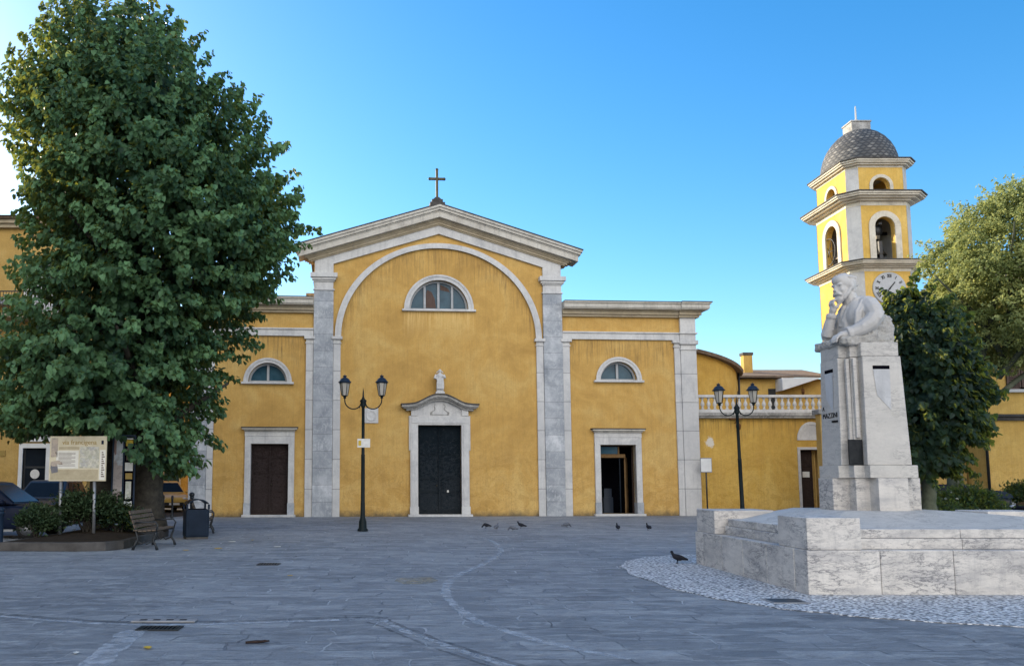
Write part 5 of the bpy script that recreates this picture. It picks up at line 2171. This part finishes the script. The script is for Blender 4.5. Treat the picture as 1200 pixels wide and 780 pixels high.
def bin_(label, loc, rz, w=.6, h=.78, wide=1.0, group=None):
    r = thing('litter_bin', label, 'litter bin', loc, rz, group)
    W2, D2 = w / 2 * wide, w / 2
    m = MB()
    m.box(-W2, W2, -D2, D2, .06, h)
    b0 = m.build('body', 'bin_blue', r, .03)
    m = MB()
    m.box(-W2 + .06, W2 - .06, -D2 - .012, -D2 - .002, .12, h - .08)
    m.build('door', 'bin_blue', b0, .006)
    m = MB()
    m.box(-W2 + .02, W2 - .02, -D2 + .02, D2 - .02, 0, .058)
    m.build('foot', 'kerb_stone', r)
    for sx in (-1, 1):
        m = MB()
        m.box(sx * W2 - .025 - .02 * sx, sx * W2 + .025 - .02 * sx, -D2 - .02, -D2 + .03, h, h + .14)
        m.build('post', 'bin_blue', r)
        m = MB()
        m.box(sx * W2 - .025 - .02 * sx, sx * W2 + .025 - .02 * sx, D2 - .03, D2 + .02, h, h + .14)
        m.build('post', 'bin_blue', r)
    m = MB()
    n_ = 14
    ro_, th = W2 + .03, .03
    pts = arc(0, h + .02, ro_, .18 * PI, .82 * PI, n_, .78)
    pin = arc(0, h + .02, ro_ - th, .18 * PI, .82 * PI, n_, .76)
    m.prism_xz(pts + list(reversed(pin)), -D2 - .03, D2 + .03)
    m.build('hood', 'bin_blue', r)
    m = MB()
    m.box(-W2 + .05, W2 - .05, -D2 + .05, D2 - .05, h + .002, h + .012)
    m.build('opening', 'void_dark', r)
    return r


bin_('dark blue litter bin with arched hood beside the near bench', (-5.52, 23.7, 0), R(22), .62, .8)
dmp = thing('wheeled_container', 'dark wide rubbish container with domed lid before the corner house', 'container', (21.4, 31.0, 0), R(-8))
m = MB()
m.box(-.5, .5, -.4, .4, .1, .95)
m.build('body', 'bin_blue', dmp, .04)
m = MB()
m.box(-.42, -.02, -.412, -.402, .18, .88)
m.box(.06, .44, -.412, -.402, .18, .88)
m.build('side_panel', 'dark_iron', dmp)
m = MB()
m.prism_xz(arc(0, .955, .54, 0, PI, 18, .5), -.43, .43)
m.build('lid', 'lamp_cap_blue', dmp, .015)
m = MB()
for x in (-.4, .4):
    for y in (-.3, .3):
        m.lathe([(.09, -.03), (.1, 0), (.09, .03)], (0, 0, 0), 12)
        break
m = MB()
for x in (-.4, .4):
    for y in (-.32, .32):
        m.M = Matrix.Translation((x, y, .1)) @ Matrix.Rotation(PI / 2, 4, 'X')
        m.lathe([(.1, -.03), (.1, .03)], n=12)
m.M = None
m.build('wheels', 'black_rubber', dmp)


def bollard(label, loc, h, r0, mat, head=False, group='bollards'):
    r = thing('bollard', label, 'bollard', loc, 0, group)
    m = MB()
    m.lathe([(r0 * 1.5, 0), (r0 * 1.5, .05), (r0 * 1.05, .09), (r0, .15), (r0, h - .16), (r0 * 1.2, h - .15), (r0 * 1.2, h - .1)], n=14)
    m.build('shaft', mat, r)
    m = MB()
    if head:
        m.ell((0, 0, h - .03), (r0 * 1.6, r0 * 1.6, .09), 12, 8)
    else:
        m.lathe([(r0 * 1.1, h - .1), (r0 * 1.15, h - .04), (r0 * .7, h - .005), (.01, h)], n=14)
    m.build('head', mat, r)
    return r


bollard('stout steel blue bollard at the near kerb beside the dark car', (-9.07, 19.7, 0), .98, .085, 'lamp_cap_blue')
bollard('thin black bollard in the side street, left of its twin', (-10.2, 37.6, 0), .95, .045, 'dark_iron')
bollard('thin black bollard in the side street, closer to the church corner', (-9.55, 36.6, 0), .95, .045, 'dark_iron')
bollard('black ball topped bollard by the church corner behind the litter bin', (-7.15, 30.0, 0), 1.12, .06, 'dark_iron', True)


# ------------------------------------------------------------------ cars
def car(name, label, loc, rz, paint, L=4.2, Wd=1.78, H=1.48, hatch=True):
    r = thing(name, label, 'car', loc, rz, 'parked cars')
    w = Wd / 2
    st = [(-L / 2, .42, .78, .72), (-L / 2 + .06, .3, .9, .84), (-L / 2 + .35, .22, .96, .96), (-1.2, .2, .96, 1.0), (-.2, .2, .94, 1.0), (.7, .2, .93, 1.0),
          (1.0, .2, .94, .99), (1.5, .22, .88, .97), (L / 2 - .22, .26, .78, .9), (L / 2 - .04, .34, .68, .78), (L / 2, .42, .6, .68)]
    b = MB()
    vs, fs = [], []
    K = 12
    for x, zb, zt_, k in st:
        hw = w * k
        prof = [(hw * .86, zb), (hw * .97, zb + .1), (hw, (zb + zt_) / 2), (hw * .985, zt_ - .1), (hw * .9, zt_ - .02), (hw * .5, zt_ + .02)]
        ring = prof + [(-y, z) for y, z in reversed(prof)]
        vs += [(x, y, z) for y, z in ring]
    for i in range(len(st) - 1):
        for k in range(K):
            k2 = (k + 1) % K
            fs.append((i * K + k, i * K + k2, (i + 1) * K + k2, (i + 1) * K + k))
    fs += [tuple(range(K)), tuple((len(st) - 1) * K + k for k in range(K))]
    b.add(vs, fs, 0, True)
    body = b.build('body', paint, r)
    sb = body.modifiers.new('smooth', 'SUBSURF')
    sb.levels = sb.render_levels = 2
    # cabin
    xr0 = -L / 2 + (.25 if hatch else .8)
    x = [xr0, xr0 + .45, .0, .98]        # rear base, rear roof, front roof, windscreen base
    zb, zr = .93, H
    bw, tw = w * .93, w * .74
    c = MB()
    prof = [(x[0], zb), (x[3], zb), (x[2] + .18, zr - .04), (x[2] - .1, zr), (x[1] + .2, zr), (x[1], zr - .06)]
    n_ = len(prof)
    yw = [bw, bw, tw, tw, tw, tw]
    vv = [(px, -yw[i], pz) for i, (px, pz) in enumerate(prof)] + [(px, yw[i], pz) for i, (px, pz) in enumerate(prof)]
    ff = [tuple(reversed(range(n_))), tuple(range(n_, 2 * n_))] + [(i, (i + 1) % n_, n_ + (i + 1) % n_, n_ + i) for i in range(n_)]
    c.add(vv, ff, 0)
    cab = c.build('cabin', paint, r, .05)

    def lerp(a, b_, t_):
        return a + (b_ - a) * t_
    for s in (-1, 1):
        g = MB()
        for (u0, u1) in ((.06, .34), (.37, .64), (.67, .9)):
            q = []
            for u, hgt in ((u0, .08), (u1, .08), (u1, .86), (u0, .86)):
                xb = lerp(x[0] + .15, x[3] - .1, u)
                xt = lerp(x[1] + .08, x[2] + .14, u)
                zz = lerp(zb, zr, hgt)
                q.append((lerp(xb, xt, hgt), s * (lerp(bw, tw, hgt) + .008), zz))
            g.add(q, [(0, 1, 2, 3)])
        g.build('side_glass', 'dark_glass', cab)
    for nm_, xb, xt, sg in (('windscreen', x[3], x[2] + .18, 1), ('rear_glass', x[0], x[1], -1)):
        g = MB()
        q = []
        for y_, hgt in ((-.9, .1), (.9, .1), (.86, .9), (-.86, .9)):
            ww = lerp(bw, tw, hgt)
            q.append((lerp(xb, xt, hgt) + sg * .012, y_ * ww, lerp(zb, zr - .05, hgt) + .008))
        g.add(q, [(0, 1, 2, 3)])
        g.build(nm_, 'dark_glass', cab)
    for sx in (-1, 1):
        for s in (-1, 1):
            q = MB()
            q.M = Matrix.Translation((sx * (L / 2 - .78), s * (w - .1), .31)) @ Matrix.Rotation(PI / 2, 4, 'X')
            q.lathe([(.2, -.11), (.29, -.11), (.315, -.07), (.315, .07), (.29, .11), (.2, .11)], n=24)
            ty = q.build('wheel', 'black_rubber', r)
            q = MB()
            q.M = Matrix.Translation((sx * (L / 2 - .78), s * (w + .005), .31)) @ Matrix.Rotation(PI / 2, 4, 'X')
            q.lathe([(.2, -.012), (.2, .008), (.05, .015)], n=20)
            q.build('rim', 'rim_alloy', ty)
    for s in (-1, 1):
        q = MB()
        q.ell((L / 2 - .17, s * w * .64, .67), (.16, .17, .075), 12, 8)
        q.build('headlight', 'lamp_clear', r)
        q = MB()
        q.ell((-L / 2 + .1, s * w * .68, .83), (.09, .12, .1), 12, 8)
        q.build('tail_light', 'tail_red', r)
        q = MB()
        q.ell((.72, s * (w + .1), 1.0), (.07, .11, .075), 12, 8)
        q.box(.68, .74, min(s * (w - .06), s * (w + .04)), max(s * (w - .06), s * (w + .04)), .96, .99)
        q.build('mirror', paint, r)
        q = MB()
        q.box(-.25, -.1, min(s * (w + .0), s * (w + .014)), max(s * w, s * (w + .014)), .8, .83)
        q.build('door_handle', 'rim_alloy', r)
    q = MB()
    q.box(L / 2 - .06, L / 2 + .012, -w * .55, w * .55, .34, .5)
    q.build('grille', 'dark_iron', r, .01)
    q = MB()
    q.box(L / 2 + .013, L / 2 + .018, -.26, .26, .37, .47)
    q.box(-L / 2 - .012, -L / 2 + .01, -.26, .26, .52, .62)
    q.build('plate', 'white_paint', r)
    q = MB()
    for s in (-1, 1):
        q.box(-L / 2 + 1.15, L / 2 - 1.15, min(s * w * .93, s * (w + .008)), max(s * w * .93, s * (w + .008)), .21, .27)
    q.build('side_sill', 'galvanised_steel', r)
    return r


car('parked_car', 'dark navy car cut by the left edge, nose behind the shrubs', (-11.35, 24.3, 0), R(-2), 'car_navy', 4.3, 1.82, 1.56)
car('parked_car', 'dark car seen nose on behind the information board', (-13.0, 32.2, 0), R(-88), 'car_grey', 4.4, 1.85, 1.6)
car('parked_car', 'mustard yellow car in the side street between trunk and church', (-11.9, 44.2, 0), R(-62), 'car_yellow', 3.9, 1.7, 1.55)
car('parked_car', 'dark blue car in the shade under the right-hand tree, behind the pedestal', (18.6, 30.2, 0), R(175), 'car_navy', 4.0, 1.75, 1.45)
car('parked_car', 'black car poking in at the right edge beside the domed container', (23.6, 29.6, 0), R(180), 'car_black', 4.2, 1.78, 1.2)


# ------------------------------------------------------------------ foliage
def leaf_mesh(name, P, T, N, L, Wd, tint, mat, parent):
    """P positions, T tip directions, N normals (n,3); L lengths, Wd widths"""
    n = len(P)
    T = T / np.linalg.norm(T, axis=1, keepdims=True)
    B = np.cross(N, T)
    B /= np.linalg.norm(B, axis=1, keepdims=True) + 1e-9
    Nn = np.cross(T, B)
    L = L[:, None]
    Wd = Wd[:, None]
    fold = .22
    pts = [P, P + T * L * .18 - B * Wd * .5 + Nn * Wd * fold, P + T * L * .62 - B * Wd * .42 + Nn * Wd * fold * .7, P + T * L - Nn * L * .1,
           P + T * L * .62 + B * Wd * .42 + Nn * Wd * fold * .7, P + T * L * .18 + B * Wd * .5 + Nn * Wd * fold]
    V = np.stack(pts, 1).reshape(-1, 3).astype(np.float32)
    base = (np.arange(n) * 6)[:, None]
    F = np.concatenate([base + np.array([[0, 3, 2, 1]]), base + np.array([[0, 5, 4, 3]])], 1).reshape(-1).astype(np.int32)
    me = bpy.data.meshes.new(name)
    me.vertices.add(len(V))
    me.vertices.foreach_set('co', V.ravel())
    me.loops.add(len(F))
    me.loops.foreach_set('vertex_index', F)
    me.polygons.add(2 * n)
    me.polygons.foreach_set('loop_start', np.arange(2 * n, dtype=np.int32) * 4)
    me.polygons.foreach_set('loop_total', np.full(2 * n, 4, np.int32))
    me.update(calc_edges=True)
    at_ = me.attributes.new('tint', 'FLOAT', 'FACE')
    at_.data.foreach_set('value', np.repeat(tint, 2).astype(np.float32))
    me.materials.append(MATS[mat])
    o = bpy.data.objects.new(name, me)
    COL.objects.link(o)
    o.parent = parent
    return o


def unit(v):
    return v / (np.linalg.norm(v, axis=1, keepdims=True) + 1e-9)


def crown(parent, outline, yc, origin, n_clump, per, size, mat, n_shoot=200, shoot_len=(.5, 1.0), shoot_z=.45, fill=12000, depth_k=1.0, droop=.8, csize=(.45, .85), up=.6, seed=1, asp=.9, inset=0, clip=None, rmin=.74, srad=.12, kleaf=34, smin=.96, gap=.01, rmax=.98):
    """outline: rows of (py, left px, right px) read at depth yc"""
    g_ = np.random.default_rng(seed)
    rows = []
    for py, l, r_ in outline:
        a, b = at(l + inset, py, yc), at(r_ - inset * .8, py, yc)
        rows.append((a.z, (a.x + b.x) / 2, (b.x - a.x) / 2))
    rows.sort()
    zs = np.array([q[0] for q in rows])
    cs = np.array([q[1] for q in rows])
    rs = np.array([q[2] for q in rows])
    zg = np.linspace(zs[0], zs[-1], 400)
    wts = np.interp(zg, zs, rs) + .25
    cdf = np.cumsum(wts) / wts.sum()

    def surf(n, rfac):
        z = np.interp(g_.random(n), cdf, zg)
        th = g_.random(n) * 2 * np.pi
        # lumpy: low-frequency bulges
        lump = 1 + .07 * np.sin(3 * th + z * 1.3) + .06 * np.sin(5 * th - z * 2.1 + 1)
        rr = np.interp(z, zs, rs) * rfac * lump
        out = np.stack([np.cos(th), np.sin(th) * depth_k, np.zeros(n)], 1)
        P = np.stack([np.interp(z, zs, cs) + rr * np.cos(th), yc + rr * np.sin(th) * depth_k, z], 1)
        return P, unit(out), z
    allP, allT, allN, allL, allt = [], [], [], [], []

    def emit(P, O, sz, tv):
        n = len(P)
        T = O * .55 + np.array([0, 0, -droop]) + g_.normal(0, .38, (n, 3))
        N = O * .75 + np.array([0, 0, .65]) + g_.normal(0, .33, (n, 3))
        allP.append(P)
        allT.append(unit(T))
        allN.append(unit(N))
        allL.append(sz * g_.uniform(.7, 1.25, n))
        allt.append(np.clip(tv, 0, 1))
    # clumps: shingled leaves on the outer upper side of little boughs
    Cc, Oc, zc_ = surf(n_clump, g_.uniform(rmin, rmax, n_clump))
    cr_ = g_.uniform(csize[0], csize[1], n_clump)
    cb = g_.uniform(0, .75, n_clump) ** 1.5
    idx = np.repeat(np.arange(n_clump), per)
    d = g_.normal(0, 1, (len(idx), 3))
    d = unit(d)
    flip = (d * (Oc[idx] + np.array([0, 0, .5]))).sum(1) < -.1
    d[flip] *= -1
    off = d * cr_[idx][:, None] * np.array([1, 1, .62]) * g_.uniform(.75, 1.05, (len(idx), 1))
    off += Oc[idx] * cr_[idx][:, None] * .25
    P = Cc[idx] + off
    P[:, 2] -= .25 * cr_[idx] * np.clip((off * Oc[idx]).sum(1), 0, 2)
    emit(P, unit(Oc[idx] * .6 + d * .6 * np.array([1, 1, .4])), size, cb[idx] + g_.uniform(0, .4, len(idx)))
    # shoots standing out of the outline
    if n_shoot:
        cand = n_shoot * 4
        Sp, So, sz_ = surf(cand, g_.uniform(smin, .97, cand))
        keep = []
        K_ = np.zeros((0, 3))
        for i in range(cand):
            if len(K_) == 0 or ((K_ - Sp[i]) ** 2).sum(1).min() > gap * gap:
                keep.append(i)
                K_ = Sp[keep]
                if len(keep) >= n_shoot:
                    break
        Sp, So, sz_ = Sp[keep], So[keep], sz_[keep]
        n_shoot = len(keep)
        hi = np.clip((sz_ - zs[0]) / (zs[-1] - zs[0]), 0, 1)
        D = unit(So * (1.15 - up * hi[:, None]) + np.array([0, 0, 1.0]) * (hi[:, None] * 1.5 - shoot_z) + g_.normal(0, .22, (n_shoot, 3)))
        ln = g_.uniform(shoot_len[0], shoot_len[1], n_shoot)
        k = kleaf
        idx = np.repeat(np.arange(n_shoot), k)
        t_ = np.tile(np.linspace(0, 1, k), n_shoot)
        rad = srad * (1.25 - .75 * t_)
        P = Sp[idx] + D[idx] * (ln[idx] * t_)[:, None] + unit(g_.normal(0, 1, (len(idx), 3))) * rad[:, None]
        P[:, 2] -= .12 * t_ ** 2 * (1 - hi[idx])
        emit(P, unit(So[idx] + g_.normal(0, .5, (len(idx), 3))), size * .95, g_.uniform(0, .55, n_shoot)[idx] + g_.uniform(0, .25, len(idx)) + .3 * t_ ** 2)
    # inner leaves, tinted darker to paint the shade inside the crown
    Pi, Oi, zi = surf(fill, g_.uniform(.35, min(.8, rmax), fill))
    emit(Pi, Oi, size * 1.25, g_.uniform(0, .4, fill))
    P = np.concatenate(allP)
    L = np.concatenate(allL)
    ok = np.ones(len(P), bool) if clip is None else clip(P)
    T, N, tv = np.concatenate(allT)[ok], np.concatenate(allN)[ok], np.concatenate(allt)[ok]
    return leaf_mesh('crown', P[ok] - np.array(origin), T, N, L[ok], L[ok] * asp, tv, mat, parent)


def trunk(parent, pts, radii, mat='bark', name='trunk', n=14):
    m = MB()
    P = []
    for (a, b), (ra, rb) in zip(zip(pts, pts[1:]), zip(radii, radii[1:])):
        for k in range(5):
            t_ = k / 5
            P.append((Vector(a).lerp(Vector(b), t_), ra + (rb - ra) * t_))
    P.append((Vector(pts[-1]), radii[-1]))
    m.tube([p + Vector((rnd.uniform(-.02, .02), rnd.uniform(-.02, .02), 0)) for p, _ in P], [r_ * rnd.uniform(.93, 1.08) for _, r_ in P], n)
    return m.build(name, mat, parent)


# the great linden on the left
LT = thing('linden_tree', 'huge dense dark green linden rising from the planting island by the church', 'tree', (-7.05, 24.2, .15))
trunk(LT, [(0, 0, 0), (0, .05, .8), (-.05, .1, 2.5), (-.3, .2, 6), (-.5, .3, 11)], [.62, .46, .42, .3, .1])
trunk(LT, [(-1.45, .3, 0), (-1.4, .3, 1), (-1.3, .3, 2.6), (-1.2, .3, 6)], [.42, .32, .28, .15])
for k in range(12):
    a = k * 2.4
    z0 = 2.3 + k * .6
    ln = 2.6
    trunk(LT, [(-.1 - .03 * k, .1, z0), (-.3 + ln * .5 * math.cos(a), .1 + ln * .5 * math.sin(a), z0 + 1.1), (-.4 + ln * math.cos(a), .1 + ln * math.sin(a), z0 + 1.9)], [.16, .1, .04], name='limb', n=8)
crown(LT, [(30, 112, 168), (44, 88, 192), (64, 66, 210), (95, 50, 224), (125, 44, 256), (160, 46, 282), (205, 46, 308), (250, 52, 324), (285, 66, 326), (315, 78, 314),
           (350, 66, 290), (385, 40, 262), (420, 18, 236), (460, 12, 228), (500, 20, 222), (530, 40, 216), (552, 80, 206)], 24.2, (-7.05, 24.2, .15), 150, 170, .16, 'linden_leaf', n_shoot=1150, shoot_len=(.7, 1.35), fill=16000, rmin=.55, rmax=.8, csize=(.45, .8), srad=.19, kleaf=66, smin=.8, gap=.46, seed=3, inset=0,
      clip=lambda P: P[:, 2] > np.where(P[:, 0] < -6.95, 2.9, 1.9) + .2 * np.sin(P[:, 0] * 7))

DT = thing('dark_tree', 'dark dense tree with sunlit pointed top directly behind the pedestal', 'tree', (14.6, 23.6, 0))
trunk(DT, [(0, 0, 0), (.02, 0, 1.2), (0, .1, 3), (-.1, 0, 5.6)], [.22, .17, .13, .05], 'mossy_bark')
for k in range(6):
    a = k * 2.1
    trunk(DT, [(0, .05, 1.5 + k * .5), (.7 * math.cos(a), .7 * math.sin(a), 2.2 + k * .5)], [.07, .025], 'mossy_bark', 'limb', 7)
crown(DT, [(346, 1052, 1064), (360, 1044, 1084), (380, 1034, 1110), (405, 1028, 1126), (440, 1030, 1138), (470, 1033, 1142), (500, 1038, 1138), (530, 1045, 1120), (555, 1055, 1104)], 23.6, (14.6, 23.6, 0),
      170, 150, .15, 'dark_leaf', n_shoot=380, shoot_len=(.45, .95), fill=6000, csize=(.3, .55), seed=5, inset=12, smin=.8, rmax=.85, gap=.26, kleaf=44)

GT = thing('feathery_tree', 'large pale green feathery tree catching the sun at the right edge', 'tree', (19.4, 27.6, 0))
trunk(GT, [(-1.5, 0, 0), (-1.45, 0, 1.5), (-1.2, .1, 3.2), (-.3, .2, 5.2), (.7, .2, 8.5)], [.3, .24, .19, .14, .05], 'mossy_bark')
for k in range(9):
    a = k * 2.4
    trunk(GT, [(.0 + .1 * k, .0, 4.2 + k * .35), (.6 + 1.2 * math.cos(a), 1.2 * math.sin(a), 5.6 + k * .35), (.6 + 2.6 * math.cos(a), 2.6 * math.sin(a), 6.6 + k * .4)], [.1, .06, .02], 'mossy_bark', 'limb', 7)
crown(GT, [(214, 1200, 1225), (228, 1158, 1265), (250, 1120, 1292), (285, 1102, 1310), (320, 1098, 1320), (355, 1102, 1320), (388, 1112, 1316), (412, 1136, 1305), (428, 1172, 1280)], 27.6, (19.4, 27.6, 0),
      360, 210, .105, 'pale_leaf', n_shoot=420, shoot_len=(.5, 1.1), shoot_z=.1, fill=9000, csize=(.35, .7), droop=.35, seed=8, asp=.55, inset=22, srad=.09)


def shrub(name, label, loc, rx, ry, h, n, size, mat='shrub_leaf', group=None, seed=1, flowers=0):
    r = thing(name, label, 'shrub', loc, 0, group)
    g_ = np.random.default_rng(seed)
    for k in range(6):
        a = k * 1.05 + seed
        trunk(r, [(.05 * math.cos(a), .05 * math.sin(a), 0), (rx * .35 * math.cos(a), ry * .35 * math.sin(a), h * .4), (rx * .65 * math.cos(a), ry * .65 * math.sin(a), h * .75)], [.025, .018, .008], name='stem', n=6)
    nc = max(14, n // 90)
    d = unit(g_.normal(0, 1, (nc, 3)))
    d[:, 2] = np.abs(d[:, 2]) * .9 - .15
    C = d * np.array([rx, ry, h * .55]) * g_.uniform(.6, .95, (nc, 1)) + np.array([0, 0, h * .45])
    idx = np.repeat(np.arange(nc), n // nc)
    P = C[idx] + g_.normal(0, .13 * max(rx, .6), (len(idx), 3))
    P[:, 2] = np.maximum(P[:, 2], .06)
    O = unit(P - np.array([0, 0, h * .3]))
    T = O * .8 + g_.normal(0, .5, P.shape) + np.array([0, 0, .15])
    N = O * .4 + np.array([0, 0, .8]) + g_.normal(0, .4, P.shape)
    cb = g_.uniform(0, .6, nc)
    L = size * g_.uniform(.7, 1.3, len(P))
    o = leaf_mesh('foliage', P, unit(T), unit(N), L, L * .55, np.clip(cb[idx] + g_.uniform(0, .4, len(P)), 0, 1), mat, r)
    if flowers:
        m = MB()
        for k in range(flowers):
            q = C[k % nc] + unit(g_.normal(0, 1, (1, 3)))[0] * .14
            m.ell((q[0], q[1] - .06, q[2]), (.045, .045, .035), 7, 5)
        m.build('blossom', 'flower_pale', r)
    return r


shrub('shrub', 'broad grey green shrub growing around the legs of the information board', (-8.0, 22.3, .2), 1.0, .6, 1.15, 5200, .085, seed=2, group='shrubs on the island')
shrub('shrub', 'shrub at the left end of the island by the dark navy car', (-8.9, 21.4, .1), .55, .5, .95, 2600, .08, seed=4, group='shrubs on the island')
shrub('shrub', 'small dark shrub at the foot of the poster column', (-7.25, 22.5, .2), .5, .4, .75, 2000, .08, 'dark_leaf', seed=6, group='shrubs on the island')
shrub('shrub', 'low shrub between the trunk and the slatted bench', (-6.75, 22.6, .2), .4, .4, .6, 1500, .08, 'dark_leaf', seed=7, group='shrubs on the island')
shrub('flowering_shrub', 'shady shrub with pale blossoms beyond the platform, left of the container', (18.0, 27.0, 0), 1.15, .8, 1.45, 5200, .11, 'dark_leaf', seed=9, flowers=26)
shrub('shrub', 'round shrub at the right edge above the black car', (23.4, 32.0, 0), .8, .7, 1.7, 3200, .1, 'dark_leaf', seed=10)
shrub('shrub', 'dark low shrub at the foot of the dark tree', (15.2, 24.6, 0), .9, .6, 1.1, 3200, .1, 'dark_leaf', seed=12)


# ------------------------------------------------------------------ pigeons
def pigeon(label, loc, rz, mat, pose=0, s=1.0):
    r = thing('pigeon', label, 'pigeon', loc, rz, 'pigeons on the paving')
    b = MB()
    b.ell((0, 0, .135), (.12, .068, .07), 14, 9, rot=Matrix.Rotation(R(-16), 3, 'Y'))
    b.ell((.06, 0, .155), (.07, .058, .062))
    b.tube([(-.08, 0, .12), (-.16, 0, .1), (-.22, 0, .085)], [.045, .034, .022], 8)
    if pose == 0:                 # head up
        b.tube([(.09, 0, .17), (.125, 0, .22), (.135, 0, .25)], [.045, .032, .028], 8)
        b.ell((.142, 0, .262), (.034, .027, .028))
        b.tube([(.165, 0, .26), (.198, 0, .252)], [.011, .004], 6)
    else:                         # pecking
        b.tube([(.1, 0, .14), (.15, 0, .1), (.17, 0, .075)], [.045, .032, .028], 8)
        b.ell((.178, 0, .06), (.032, .027, .028))
        b.tube([(.195, 0, .045), (.212, 0, .02)], [.011, .004], 6)
    for q in (-1, 1):
        b.ell((-.03, q * .058, .142), (.12, .02, .05), 12, 8, rot=Matrix.Rotation(R(-12), 3, 'Y'))
        b.tube([(.015, q * .028, .09), (.02, q * .03, .04), (.015, q * .03, .006)], [.014, .008, .008], 6)
        for a in (-.5, 0, .5):
            b.tube([(.015, q * .03, .008), (.055, q * .03 + .03 * a, .006)], [.008, .006], 5)
    o = b.build('body', mat, r, fix=False)
    sculpt(o, .008, 1)
    r.scale = (s * .7, s * .7, s * .7)
    return r


for lb, (px, py), rz, mt, ps, sc_k in (
        ('dark pigeon with raised tail, first of the loose flock before the main door', (570, 618.5), 190, 'skin_pigeon_dark', 1, 1.15),
        ('slim grey pigeon head up, second of the flock before the main door', (582, 620.5), 60, 'pigeon_grey', 0, 1.1),
        ('speckled grey pigeon pecking, nearest of the flock before the main door', (601, 622), 170, 'pigeon_grey', 1, 1.15),
        ('black pigeon facing left just behind the speckled pecking one', (611, 618.5), 175, 'skin_pigeon_dark', 0, 1.15),
        ('pale grey pigeon pecking alone before the grey pilaster', (664, 618), 10, 'pigeon_grey', 1, 1.2),
        ('dark plump pigeon before the open side door', (724, 621), 90, 'skin_pigeon_dark', 0, 1.15),
        ('dark plump pigeon near the church corner, close to the marble plinth', (760, 621), 100, 'skin_pigeon_dark', 0, 1.15),
        ('black pigeon strutting on the white cobbles beside the plinth', (795, 660.5), 178, 'skin_pigeon_dark', 0, 1.2)):
    gx, gy = gp(px, py)
    pigeon(lb, (gx, gy, .012 if py > 650 else 0), R(rz), mt, ps, sc_k)


# ------------------------------------------------------------------ fallen leaves, stick and scraps
def fallen(name, label, cat, px, py, size, mat, rz, group=None):
    gx, gy = gp(px, py)
    m = MB()
    pts = [(0, -.5), (.22, -.3), (.3, 0), (.2, .3), (0, .55), (-.22, .3), (-.3, 0), (-.2, -.3)]
    n_ = len(pts)
    vs = [(x * size, y * size, .012 + .1 * size * (abs(x) + .4 * abs(y)) * (1 + .5 * math.sin(i))) for i, (x, y) in enumerate(pts)] + [(0, 0, .01)]
    vs += [(x, y, z + .003) for x, y, z in vs]
    k = n_ + 1
    fs = [(i, (i + 1) % n_, n_) for i in range(n_)] + [(k + (i + 1) % n_, k + i, k + n_) for i in range(n_)] + [(i, k + i, k + (i + 1) % n_, (i + 1) % n_) for i in range(n_)]
    m.add(vs, fs)
    o = m.build(name, mat)
    o.location = (gx, gy, .002)
    o.rotation_euler = (0, 0, rz)
    return tag(o, label, cat, group)


fallen('fallen_leaf', 'curled orange yellow leaf on the paving below the drain grate', 'leaf', 173, 760, .13, 'leaf_yellow', .5, 'fallen leaves')
fallen('fallen_leaf', 'yellow leaf on the paving to the right of the near bench', 'leaf', 218, 645, .14, 'leaf_yellow', 1.5, 'fallen leaves')
fallen('fallen_leaf', 'pale yellow leaf on the paving right of the bin, largest there', 'leaf', 256, 643, .2, 'leaf_yellow', 2.1, 'fallen leaves')
fallen('fallen_leaf', 'small yellow leaf near the foot of the left side door', 'leaf', 296, 633, .15, 'leaf_yellow', .2, 'fallen leaves')
fallen('fallen_leaf', 'small yellowish leaf alone in mid square, before the left lamp', 'leaf', 340, 675, .1, 'leaf_yellow', 1.2, 'fallen leaves')
fallen('paper_scrap', 'small crumpled white paper scrap on the paving near the lower left corner', 'litter', 89, 766, .09, 'paper', .3)
fallen('paper_scrap', 'flat pale paper scrap by the kerb corner', 'litter', 272, 635, .22, 'paper', 1.3)
fallen('paper_scrap', 'white paper scrap between the bin and the left lamp', 'litter', 325, 641, .22, 'paper', 1.0)
gx, gy = gp(300, 754)
m = MB()
m.tube([(-.1, -.02, .015), (0, .0, .02), (.07, .015, .018), (.12, .05, .02)], [.012, .016, .013, .008], 7)
m.tube([(.02, 0, .02), (.09, -.01, .03), (.13, .01, .025)], [.012, .012, .006], 6)
o = m.build('stick', 'dark_wood')
o.location = (gx, gy, .002)
tag(o, 'short dark broken stick lying on the paving in the foreground', 'stick')
